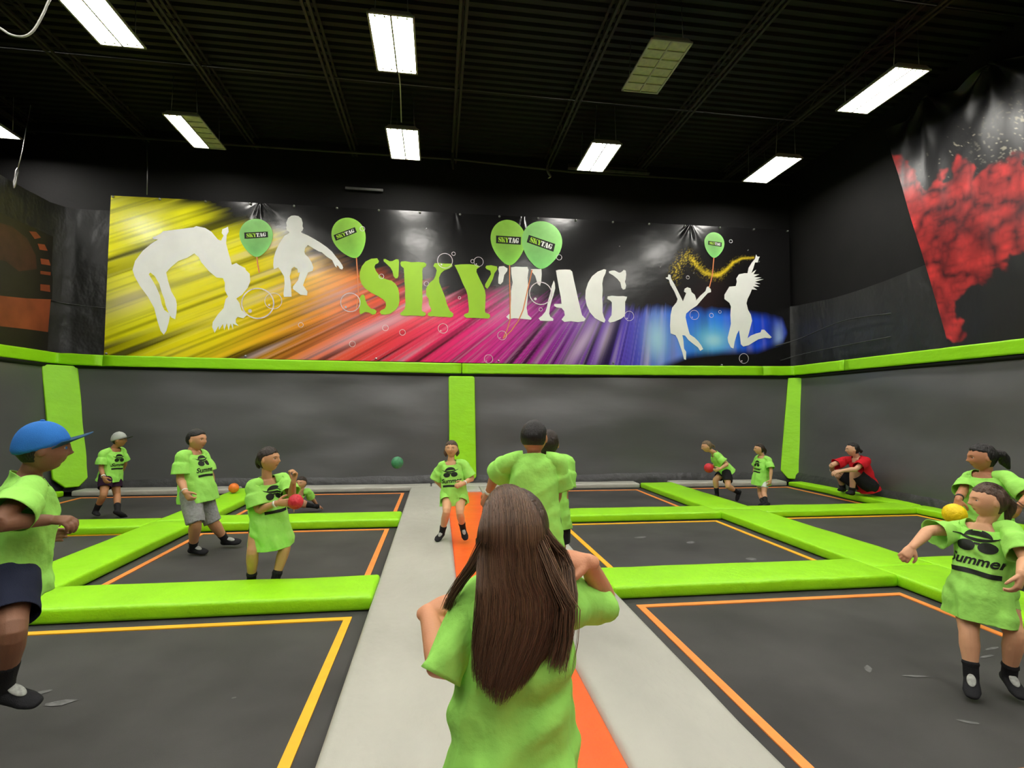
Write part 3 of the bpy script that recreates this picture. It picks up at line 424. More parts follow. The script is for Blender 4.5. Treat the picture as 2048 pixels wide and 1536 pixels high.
def rail(label, pts, seed):
    """square green pad along a path of plan points; sides mitred"""
    P = [Vector(p) for p in pts]; sec = [(-.13, 0), (-.13, .215), (.13, .215), (.13, 0)]; bev = .03
    ring = []
    for (a, b), (c, d), (e, g) in [(sec[i-1], sec[i], sec[(i+1)%4]) for i in range(4)]:
        for t in (1, .45):
            la = math.hypot(a-c, b-d); ring.append((c+(a-c)*bev*t/la, d+(b-d)*bev*t/la))
        for t in (.45, 1):
            la = math.hypot(e-c, g-d); ring.append((c+(e-c)*bev*t/la, d+(g-d)*bev*t/la))
    v = []; n = len(ring); Q = []
    for i in range(len(P)-1):
        k = max(2, int((P[i+1]-P[i]).length/.18))
        Q += [P[i].lerp(P[i+1], t/k) for t in range(k)]
    Q.append(P[-1])
    for i, p in enumerate(Q):
        d0 = (Q[i]-Q[i-1]) if i else (Q[1]-Q[0]); d1 = (Q[i+1]-Q[i]) if i < len(Q)-1 else d0
        t = (d0.normalized()+d1.normalized()); t.z = 0; t.normalize(); nn = Vector((t.y, -t.x, 0)); k = 1/max(.5, nn.dot(Vector((d0.y, -d0.x, 0)).normalized()))
        for (o, h) in ring:
            w = .006*noise.noise(Vector((p.x*4+p.y*4, h*9, seed)))
            v.append(p+nn*(o*k+w)+Vector((0, 0, h+w)))
    f = [(i*n+j, (i+1)*n+j, (i+1)*n+(j+1)%n, i*n+(j+1)%n) for i in range(len(Q)-1) for j in range(n)]
    f += [tuple(range(n-1, -1, -1)), tuple((len(Q)-1)*n+j for j in range(n))]
    me = meshd('rail_pad', v, f); bm = bmesh.new(); bm.from_mesh(me); bmesh.ops.recalc_face_normals(bm, faces=bm.faces); bm.to_mesh(me); bm.free()
    return tag(link('rail_pad', me, M['green_rail'], smooth=True), label, 'rail pad', 'green rail pads on the walls')
rail('green rail pad along the top of the left wall', [(-7.42, -2, 2.44), (-7.38, 9.2, 2.44)], 1)
rail('green rail pad bent round the left back corner above the corner post', [(-7.38, 9.215, 2.44), (-7.32, 11.30, 2.43), (-6.42, 11.31, 2.40)], 2)
rail('green rail pad under the yellow and red half of the banner', [(-6.405, 11.31, 2.40), (-3, 11.31, 2.375), (.485, 11.31, 2.365)], 3)
rail('green rail pad under the purple and blue half of the banner', [(.505, 11.31, 2.365), (4, 11.31, 2.385), (7.36, 11.31, 2.425)], 4)
rail('green rail pad bent round the right back corner above the corner post', [(7.375, 11.31, 2.425), (8.24, 11.30, 2.44), (8.25, 9.66, 2.44)], 5)
rail('green rail pad along the top of the right wall', [(8.25, 9.645, 2.44), (8.33, 3, 2.44), (8.36, -2, 2.44)], 6)

# ------------------------------------------------------------------ hanging fluorescent fixtures
def fixture(label, x, y, state, w=.61, l=1.22, z=6.80, wires=True):
    """state: pair of booleans, which long half is lit"""
    root = tag(empty('light_fixture', (x, y, z)), label, 'ceiling light', 'hanging fluorescent lights')
    # housing: tapered tray
    a = Acc(); h = .075; t = .80
    v = [(sx*w/2, sy*l/2, 0) for sx, sy in ((-1, -1), (1, -1), (1, 1), (-1, 1))]+[(sx*w/2*t, sy*l/2*.96, h) for sx, sy in ((-1, -1), (1, -1), (1, 1), (-1, 1))]
    a.add(v, [(4, 5, 6, 7), (0, 1, 5, 4), (1, 2, 6, 5), (2, 3, 7, 6), (3, 0, 4, 7)])
    link('housing', a.mesh('housing'), M['white_metal'], root)
    a = Acc(); e = .022
    a.box(-w/2-.004, -w/2+e, -l/2, l/2, -.012, .012); a.box(w/2-e, w/2+.004, -l/2, l/2, -.012, .012)
    a.box(-w/2, w/2, -l/2-.004, -l/2+e, -.012, .012); a.box(-w/2, w/2, l/2-e, l/2+.004, -.012, .012); a.box(-.012, .012, -l/2, l/2, -.012, .01)
    link('frame', a.mesh('frame'), M['white_metal'], root)
    for k, (xa, xb) in enumerate(((-w/2+e, -.012), (.012, w/2-e))):
        box('lamp_panel', (xa, xb, -l/2+e, l/2-e, .004, .012), M['lit'] if state[k] else M['unlit'], root)
        for i in range(1, 6):
            yy = -l/2+e+(l-2*e)*i/6
            if not state[k]: box('louver', (xa, xb, yy-.009, yy+.009, -.012, .004), M['louver'], root)
        if state[k]:   # dark lampholders at both ends
            for yy in (-l/2+e+.035, l/2-e-.035):
                for q in (.27, .73):
                    xx = xa+(xb-xa)*q; box('lampholder', (xx-.012, xx+.012, yy-.02, yy+.02, -.004, .006), M['louver'], root)
    if wires:
        for sx in (-1, 1):
            for sy in (-1, 1):
                wire('suspension_wire', [(sx*w*.36, sy*l*.4, h), (sx*w*.30, sy*l*.42, 7.60-z)], .005, M['metal'], root, n=5)
    return root
on, off = (True, True), (False, False)
fixture('lit fluorescent fixture at the top left, nearest the viewer on that side', -4.55, 7.49, on)
fixture('lit fluorescent fixture left of centre, upper of the two in its column', -.68, 7.50, on)
fixture('unlit fluorescent fixture with yellowish louvers, right of centre', 3.20, 7.43, off)
fixture('lit fluorescent fixture at the upper right, nearer the viewer than the one below it', 7.05, 7.45, on)
fixture('half lit fluorescent fixture, left tubes bright and right tubes dark', -4.58, 10.50, (True, False))
fixture('lit fluorescent fixture left of centre, lower one nearest the banner', -.72, 10.38, on)
fixture('lit fluorescent fixture right of centre above the white letters', 3.20, 10.32, on)
fixture('lit fluorescent fixture at the right, nearest the back wall', 7.05, 10.30, on)
fixture('lit fluorescent fixture at the far left edge beyond the black curtain', -8.36, 10.67, on)
for x in (-8.36, -4.55, -.68, 3.2, 7.05):  # unseen fixtures continuing the ceiling grid, added to illuminate the room
    for y in (4.55, 1.65, -1.25, -4.1):
        if x == -8.36 and y < 4: continue
        fixture('lit fluorescent fixture overhead, out of view, added to light the room', x, y, on)
fixture('lit fluorescent fixture beyond the black curtain on the left', -8.36, 7.5, on)
# loose wires and cables
tag(wire('hanging_cable', [(-.68, 8.13, 6.86), (-.70, 8.9, 7.12), (-.73, 9.73, 6.9)], .012, M['cable'], sub=5), 'grey feed cable slung between the two fixtures left of centre', 'cable')
tag(wire('hanging_cable', [(-4.75, 6.0, 5.62), (-4.55, 6.0, 5.53), (-4.45, 6.0, 5.47), (-4.33, 6.0, 5.46), (-4.24, 6.0, 5.53), (-4.17, 6.0, 5.68), (-4.12, 6.0, 5.83), (-4.05, 6.0, 6.1), (-3.9, 6.0, 7.3)], .012, M['cable'], sub=5), 'white cable hanging in a loop at the top left corner', 'cable')
tag(wire('hanging_wire', [(-6.16, 11.9, 7.3), (-6.12, 11.9, 6.6), (-6.10, 11.88, 6.07)], .009, M['metal']), 'thin wire holding up the yellow end of the banner', 'wire')
r_ = tag(empty('hanging_wire', (-7.55, 10.44, 5.5)), 'wire with a turnbuckle holding up the black curtain on the left', 'wire')
keep(wire('strand', [(-7.55, 10.72, 7.2), (-7.55, 10.59, 6.28), (-7.55, 10.49, 5.85)], .008, M['metal']), r_)
a = Acc(); tube(a, [(-7.55, 10.50, 5.90), (-7.55, 10.49, 5.84), (-7.55, 10.47, 5.72), (-7.55, 10.45, 5.62), (-7.55, 10.44, 5.52)], [.012, .03, .022, .03, .012], n=8)
keep(link('turnbuckle', a.mesh('turnbuckle'), M['metal'], smooth=True), r_)
a = Acc(); tube(a, [(2.43, 11.6, 7.22), (2.40, 11.6, 7.12), (2.44, 11.6, 7.0), (2.48, 11.6, 6.93), (2.43, 11.6, 6.88)], [.01, .03, .035, .03, .01], n=8, sub=3)
tag(link('beam_hook', a.mesh('beam_hook'), M['metal'], smooth=True), 'metal hook hanging from a roof joist right of centre', 'hook')
a = Acc(); tube(a, [(.26, 11.6, 7.35), (.26, 11.6, 7.1), (.27, 11.6, 6.95)], [.025, .03, .02], n=8)
tag(link('beam_hook', a.mesh('beam_hook'), M['joist'], smooth=True), 'dark hook hanging from the middle roof joist', 'hook')

# ------------------------------------------------------------------ big banner on the back wall (flat print, metres on its plane)
BX0, BX1, BZ0 = -6.80, 8.60, 2.66
def btop(x): return 6.06+.006*x
HOOKS = (-3.85, .35, 1.9, 6.0)
def bdepth(x, z):
    x = np.asarray(x, float); z = np.asarray(z, float)
    d = .006*np.sin(x*.9+1)*np.sin(z*1.1)
    top = btop(x)-z
    for hx, am in zip(HOOKS, (.05, .015, .035, .07)):
        dx = x-hx; r = np.hypot(dx, top+.05); an = np.arctan2(dx, top+.05)
        d += am*np.exp(-(r/.40)**2)*(np.cos(an*7+hx)+.7*np.sin(an*13+2*hx))*.32*np.clip(1.2-np.abs(an), 0, 1)
    return d
def bput(x, z, off=.010): return (x, 11.9+float(bdepth(x, z))-off, z)
def banner_colour(X, Z):
    px = 218+(X+6.84)/.011356; h = (Z-2.66)/.0107
    xb = px-h*1.6
    for _ in range(14):
        th = np.radians(np.interp(xb, [-700, 200, 400, 560, 700, 850, 950, 1050, 1150, 1250, 1330, 1600], [23, 25, 27, 30, 34, 41, 50, 61, 73, 84, 92, 94]))
        xb = .4*xb+.6*(px-h/np.tan(th))
    s = xb*np.sin(th); al = h/np.sin(th)
    x0 = px-.85*h*np.clip((1150-px)/700, 0, 1)
    st = [100, 215, 380, 455, 530, 600, 680, 770, 860, 950, 1030, 1110, 1190, 1250, 1300, 1350, 1400, 1450, 1520, 1600]
    cs = [(238, 226, 30), (238, 224, 24), (240, 208, 30), (246, 176, 40), (246, 140, 50), (244, 104, 58), (240, 70, 70), (240, 52, 92), (226, 44, 124), (196, 46, 146), (150, 42, 146), (118, 58, 164), (92, 68, 178), (72, 84, 196), (50, 108, 228), (30, 100, 232), (36, 116, 240), (30, 84, 224), (36, 70, 206), (44, 58, 180)]
    c = np.stack([np.interp(x0, st, [q[i] for q in cs]) for i in range(3)], -1)/255
    c = np.minimum(1, c**2.2*1.25)
    n1 = vnoise(s/26, al/420, 1); n2 = vnoise(s/9, al/300, 2); n3 = vnoise(s/3.6, al/200, 3)
    dk = (np.clip((n1-.60)*3.2, 0, 1)*.85+np.clip((n2-.60)*2.8, 0, 1)*.65+np.clip((n3-.58)*2, 0, 1)*.40)*np.interp(px, [218, 1200, 1320], [1, 1, .35])
    c = c*(1-np.clip(dk, 0, .88))[..., None]
    wt = np.clip((vnoise(s/17, al/260, 5)-.66)*2.6, 0, 1)*.55*sstep(0, 60, 330-h)+np.clip((vnoise(s/5, al/160, 6)-.70)*2, 0, 1)*.4
    wt = wt*np.interp(px, [218, 420, 500, 1250, 1300], [.3, .3, 1, 1, .6])
    # long pale streaks
    for x_, y_, sx, sy, ang, k in ((700, 70, 110, 12, 27, .6), (1110, 45, 70, 12, 58, .6), (1160, 60, 60, 9, 70, .5), (260, 110, 70, 26, 25, .35), (620, 30, 90, 10, 28, .3)):
        dx, dy = px-x_, h-y_; ca, sa = math.cos(math.radians(ang)), math.sin(math.radians(ang))
        wt = np.maximum(wt, k*np.exp(-((dx*ca+dy*sa)/sx)**2-((dy*ca-dx*sa)/sy)**2))
    c = c*(1-wt[..., None])+np.array([.80, .62, .78])*wt[..., None]
    for x_, y_, sx, sy, col, k in ((1272, 60, 24, 52, (.45, .75, .95), .9), (1395, 62, 46, 34, (.16, .62, .95), .95), (1398, 60, 20, 14, (.55, .85, .95), .6), (1330, 52, 16, 40, (.10, .40, .9), .5), (1550, 72, 11, 30, (.35, .50, .85), .9)):
        g = (k*np.exp(-((px-x_)/sx)**2-((h-y_)/sy)**2))[..., None]; c = c*(1-g)+np.array(col)*g
    # black sky: upper limit of the colours
    lim = np.interp(px, [200, 250, 350, 470, 540, 600, 680, 760, 860, 960, 1040, 1160, 1240, 1320, 1420, 1500, 1560, 1590], [360, 352, 330, 292, 262, 232, 208, 182, 158, 168, 160, 148, 140, 142, 138, 134, 122, 40])
    wob = (30*(vnoise(s/14, al/90, 8)-.5)+14*(vnoise(s/4, al/60, 9)-.5))*np.interp(px, [218, 1100, 1300, 1400], [1, 1, .5, .12])
    soft = np.interp(px, [218, 560, 900, 1300], [70, 60, 60, 26])
    k = sstep(0, 1, (lim+wob-h)/soft)
    low = np.interp(px, [200, 1240, 1290, 1340, 1420, 1500, 1560, 1592], [-60, -30, 4, 26, 36, 40, 62, 130])
    k = k*sstep(0, 1, (h-low)/22+.5)*sstep(1588, 1572, px)
    c = c*k[..., None]+np.array([.008, .0075, .008])*(1-k[..., None])
    # star specks on the black
    sp = (vnoise(px/1.6, h/1.6, 11) > .985)*(vnoise(px/60, h/60, 12) > .62)*(1-k)
    c = c+sp[..., None]*.25
    # golden swirl
    d = np.full(px.shape, 1e9); tt = np.zeros(px.shape); Q = SWIRL
    for i in range(len(Q)-1):
        ax, az = Q[i]; bx, bz = Q[i+1]; L2 = (bx-ax)**2+(bz-az)**2
        t = np.clip(((X-ax)*(bx-ax)+(Z-az)*(bz-az))/L2, 0, 1); dd = np.hypot(X-ax-t*(bx-ax), Z-az-t*(bz-az))
        q = dd < d; d = np.where(q, dd, d); tt = np.where(q, i+t, tt)
    wd = np.interp(tt, [0, 3, 5, 8, 12], [.12, .13, .11, .10, .045])
    spk = vnoise(X*70, Z*70, 21)
    core = np.exp(-(d/(wd*.42))**2)*np.interp(tt, [0, 3, 5, 8, 12], [.10, .18, .55, .95, .75])
    dots = (spk > .66)*np.exp(-(d/wd)**2)*np.interp(tt, [0, 4, 7, 12], [.75, .8, .6, .2])
    g = np.clip(core+dots, 0, 1)[..., None]
    return np.clip(c*(1-g)+np.array([.82, .60, .03])*g, 0, 1)
NX, NZ = 640, 150
gx = np.linspace(BX0, BX1, NX+1)[:, None]+np.zeros((1, NZ+1)); gt = np.linspace(0, 1, NZ+1)[None, :]
gz = BZ0+.02*np.sin(gx*2)*0+(btop(gx)-BZ0)*gt
gxs = gx-.03*(1-gt)*np.exp(-(gx-BX1)**2)
gv = np.stack([gxs, 11.9+bdepth(gx, gz), gz], -1).reshape(-1, 3)
ii, jj = np.meshgrid(np.arange(NX), np.arange(NZ), indexing='ij'); b0 = (ii*(NZ+1)+jj).ravel()
me = bpy.data.meshes.new('cloth'); fs = np.stack([b0, b0+NZ+1, b0+NZ+2, b0+1], 1)
me.from_pydata(gv.tolist(), [], fs.tolist()); me.update(); setcol(me, banner_colour(gx, gz).reshape(-1, 3))
banner = tag(empty('banner', (.9, 11.9, 2.66)), 'wide rainbow banner with white leaping silhouettes, balloons and the lettering SKYTAG on the back wall', 'banner')
keep(link('banner_cloth', me, M['banner'], smooth=True), banner)
LETNAMES = []
for ch in 'SKYTAG':
    a = Acc()
    for poly in LETTERS[ch]: flat(a, poly, bput)
    keep(link('letter', a.mesh('letter'), M['lime_print'] if ch in 'SKY' else M['white_print']), banner)
for poly in FIGS:
    a = Acc(); flat(a, poly, lambda x, z: bput(x, z, .012)); keep(link('silhouette', a.mesh('silhouette'), M['white_print']), banner)
allp = [p for ch in 'SKYTAG' for poly in LETTERS[ch] for p in poly]
lx0, lx1 = min(p[0] for p in allp), max(p[0] for p in allp); lz0, lz1 = min(p[1] for p in allp), max(p[1] for p in allp)
for bi, B in enumerate(BALLOONS):
    l, r, t, b = (np.array(B[k]) for k in 'lrtb')
    # teardrop: widest at l-r, round top, tapering to the knot; axis from knot to top
    cen = (l+r)/2; hw = abs(r[0]-l[0])/2; axis = (t-b); H_ = np.linalg.norm(axis); axis = axis/H_; perp = np.array([axis[1], -axis[0]])
    vs = []; cols = []; rings = 10; segs = 40
    base = np.array(b); ctr = base+axis*H_*.58
    tone = np.array(lin((150, 205, 78) if bi in (1, 2) else (140, 205, 112)))
    off = .014+.002*(bi == 3)
    for i in range(rings+1):
        for k in range(segs):
            a_ = 2*math.pi*k/segs; ca, sa = math.cos(a_), math.sin(a_)
            up_ = sa*(H_*.42 if sa > 0 else H_*.58); sd = ca*hw*1.0*(1 if sa > 0 else (1-.30*sa*sa+.02*sa))
            p = ctr+(axis*up_+perp*sd)*i/rings; vs.append(bput(*p, off))
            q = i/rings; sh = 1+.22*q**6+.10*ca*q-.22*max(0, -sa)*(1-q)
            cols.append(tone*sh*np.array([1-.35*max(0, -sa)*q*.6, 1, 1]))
    fs = [(i*segs+k, i*segs+(k+1)%segs, (i+1)*segs+(k+1)%segs, (i+1)*segs+k) for i in range(rings) for k in range(segs)]
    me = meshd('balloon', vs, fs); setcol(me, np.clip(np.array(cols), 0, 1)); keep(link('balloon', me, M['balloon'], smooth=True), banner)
    a = Acc(); P = B['string']
    for i in range(len(P)-1):
        (x0, z0), (x1, z1) = P[i], P[i+1]; L_ = math.hypot(x1-x0, z1-z0); ox, oz = -(z1-z0)/L_*.012, (x1-x0)/L_*.012
        n_ = len(a.v); a.v += [bput(x0+ox, z0+oz, .016), bput(x0-ox, z0-oz, .016), bput(x1-ox, z1-oz, .016), bput(x1+ox, z1+oz, .016)]; a.f.append((n_, n_+1, n_+2, n_+3))
    keep(link('balloon_string', a.mesh('balloon_string'), M['string']), banner)
    T = [np.array(q) for q in B['tag']]
    bil = lambda u, w: (T[0]*(1-u)+T[1]*u)*w+(T[3]*(1-u)+T[2]*u)*(1-w)
    tg = Acc(); tg.add([bput(*T[i], off+.003) for i in (0, 1, 2, 3)], [(0, 3, 2, 1)])
    tg_o = keep(link('name_tag', tg.mesh('name_tag'), M['black_print']), banner)
    for col, word in (('lime_print', 'SKY'), ('white_print', 'TAG')):
        a = Acc()
        for ch in word:
            for poly in LETTERS[ch]:
                flat(a, poly, lambda x, z: bput(*bil(.09+.82*(x-lx0)/(lx1-lx0), .16+.68*(z-lz0-(lx1-x)*.0)/(lz1-lz0)), off+.006))
        keep(link('lettering', a.mesh('lettering'), M[col]), tg_o)
for (x, z, r) in BUBBLES:
    a = Acc(); n = 28; w = max(.010, r*.075)
    for k in range(n):
        t = 2*math.pi*k/n; a.v += [bput(x+math.cos(t)*r, z+math.sin(t)*r, .017), bput(x+math.cos(t)*(r-w), z+math.sin(t)*(r-w), .017)]
    a.f += [(2*k, 2*((k+1)%n), 2*((k+1)%n)+1, 2*k+1) for k in range(n)]
    if r > .1:
        n_ = len(a.v); q = [(x-r*.45+math.cos(2*math.pi*k/10)*r*.12, z-r*.5+math.sin(2*math.pi*k/10)*r*.12) for k in range(10)]
        a.v += [bput(*p, .017) for p in q]; a.f.append(tuple(n_+k for k in range(10)))
    keep(link('bubble', a.mesh('bubble'), M['bubble']), banner)
gm = None
for k in range(18):
    x = BX0+.05+(BX1-BX0-.1)*k/17
    for zz in ((btop(x)-.03,) if k % 3 else (btop(x)-.03, BZ0+.05)):
        if gm is None:
            a = Acc(); tube(a, [(0, 0, 0), (0, -.012, 0)], [.026, .022], n=10); gm = a.mesh('grommet'); gm.materials.append(M['metal'])
        o = bpy.data.objects.new('grommet', gm); COL.objects.link(o); o.parent = banner; o.location = Vector((x, 11.885+float(bdepth(x, zz)), zz))-banner.location

# ------------------------------------------------------------------ red smoke banner on the right wall
RX = 8.60
def rtop(y): return np.interp(y, [1, 4, 6.53, 6.98, 7.55, 8.09, 8.55, 8.97], [7.1, 7.2, 6.94, 7.14, 7.02, 7.26, 7.05, 7.09])
NY, NZ = 300, 220
u = np.linspace(0, 1, NY+1)[:, None]; w = np.linspace(0, 1, NZ+1)[None, :]
yl = 8.97+(7.82-8.97)*w; yr = 2.5+0*w
gy = yl*(1-u)+yr*u; zt = rtop(8.97*(1-u)+2.5*u); gz = zt*(1-w)+2.62*w
fold = .03*np.exp(-w*5)*np.sin(gy*7+1)*sstep(0, .1, w)+.010*np.exp(-w*2.6)*np.sin(gy*15+np.sin(gy*3))+.02*np.sin(gy*1.7)*np.sin(gz*1.3)
for hy, hz in ((8.09, 7.25), (6.98, 7.12)):
    dy, dz = gy-hy, hz-gz+.03; r = np.hypot(dy, dz); fold += .06*np.exp(-(r/.75)**2)*np.cos(np.arctan2(dy, dz)*9)
def polydist(px, py, poly):
    ins = np.zeros(px.shape, bool); d = np.full(px.shape, 1e9); n = len(poly)
    for i in range(n):
        x0, y0 = poly[i]; x1, y1 = poly[(i+1)%n]
        c_ = ((y0 > py) != (y1 > py)) & (px < (x1-x0)*(py-y0)/((y1-y0) or 1e-9)+x0); ins ^= c_
        L2 = (x1-x0)**2+(y1-y0)**2; t = np.clip(((px-x0)*(x1-x0)+(py-y0)*(y1-y0))/L2, 0, 1)
        d = np.minimum(d, np.hypot(px-x0-t*(x1-x0), py-y0-t*(y1-y0)))
    return np.where(ins, d, -d)
SM = [p for p in SMOKE]
sd = polydist(gy, gz, SM)
# beyond the frame edge the cloud band goes on
ext = (gy < 6.72)
band = np.minimum(gz-(4.05+.25*np.sin(gy*2.2-14.8)), (5.38+.3*np.sin(gy*1.7-11.4))-gz)
sd = np.maximum(sd, np.where(ext, band, -1))
fb = lambda k, s: vnoise(gy*k, gz*k, s)
sd = sd+.10*(fb(7, 1)-.5)+.06*(fb(16, 2)-.5)
bil1 = np.abs(fb(3.2, 4)-.5)*2; bil2 = np.abs(fb(7, 5)-.5)*2; bil3 = np.abs(fb(15, 6)-.5)*2
tone = np.clip(.12+.75*bil1+.45*bil2+.22*bil3-.22, 0, 1.1)
tone = tone*np.interp(sd, [0, .18, .7], [1.15, 1.0, .75])
lo, hi = np.array(lin((66, 9, 20))), np.array(lin((214, 56, 56)))
c = lo+(hi-lo)*tone[..., None]
k = sstep(-.02, .05, sd)[..., None]
c = c*k+np.array([.012, .012, .014])*(1-k)
gl = (vnoise(gy*30, gz*30, 31) > .80)*np.exp(-((gy-6.5)/.55)**2-((gz-5.85)/.38)**2)*(1-k[..., 0])
gl = np.maximum(gl, (vnoise(gy*26, gz*26, 33) > .93)*np.exp(-((gy-7.1)/.8)**2-((gz-5.9)/.4)**2)*(1-k[..., 0]))
c = c+gl[..., None]*np.array([.55, .5, .38])
me = bpy.data.meshes.new('smoke_cloth'); ii, jj = np.meshgrid(np.arange(NY), np.arange(NZ), indexing='ij'); b0 = (ii*(NZ+1)+jj).ravel()
me.from_pydata(np.stack([RX-fold-.02, gy, gz], -1).reshape(-1, 3).tolist(), [], np.stack([b0, b0+1, b0+NZ+2, b0+NZ+1], 1).tolist()); me.update(); setcol(me, np.clip(c, 0, 1).reshape(-1, 3))
tag(link('smoke_banner', me, mat('smoke_print', (1, 1, 1), .36, .5, attr='Col', bump2=.2, b2scale=2.5, stretch=(1, 1.5, .8)), smooth=True), 'black banner printed with a red smoke cloud, hanging on the right wall', 'banner')

# ------------------------------------------------------------------ brown printed poster on the left curtain
post_ = tag(empty('wall_poster', (-7.5, 10.8, 2.7)), 'dark poster with a domed shape and orange blocks at the far left edge', 'poster')
put = lambda off: (lambda y, z: (-7.52+off, y, z))
for nm, poly, m_, off in (('dome', POSTER['dome'], 'poster_black', .004), ('roof_slab', POSTER['slab'], 'poster_brown', .008), ('ground_band', POSTER['ground'], 'poster_orange', .008)):
    a = Acc(); flat(a, poly, put(off)); keep(link(nm, a.mesh(nm), M[m_]), post_)
a = Acc(); flat(a, [(9.9, 4.75), (10.4, 4.8), (10.75, 4.7), (10.98, 4.45), (11.02, 4.2), (10.6, 4.05), (10.3, 4.15), (9.9, 4.1)], put(.006)); keep(link('dome_face', a.mesh('dome_face'), M['poster_brown']), post_)
for poly in POSTER['blocks']:
    a = Acc(); flat(a, poly, put(.010)); keep(link('orange_block', a.mesh('orange_block'), M['poster_orange']), post_)
keep(box('backing', (-7.535, -7.515, 8.6, 11.40, 2.66, 4.95), M['poster_black']), post_)

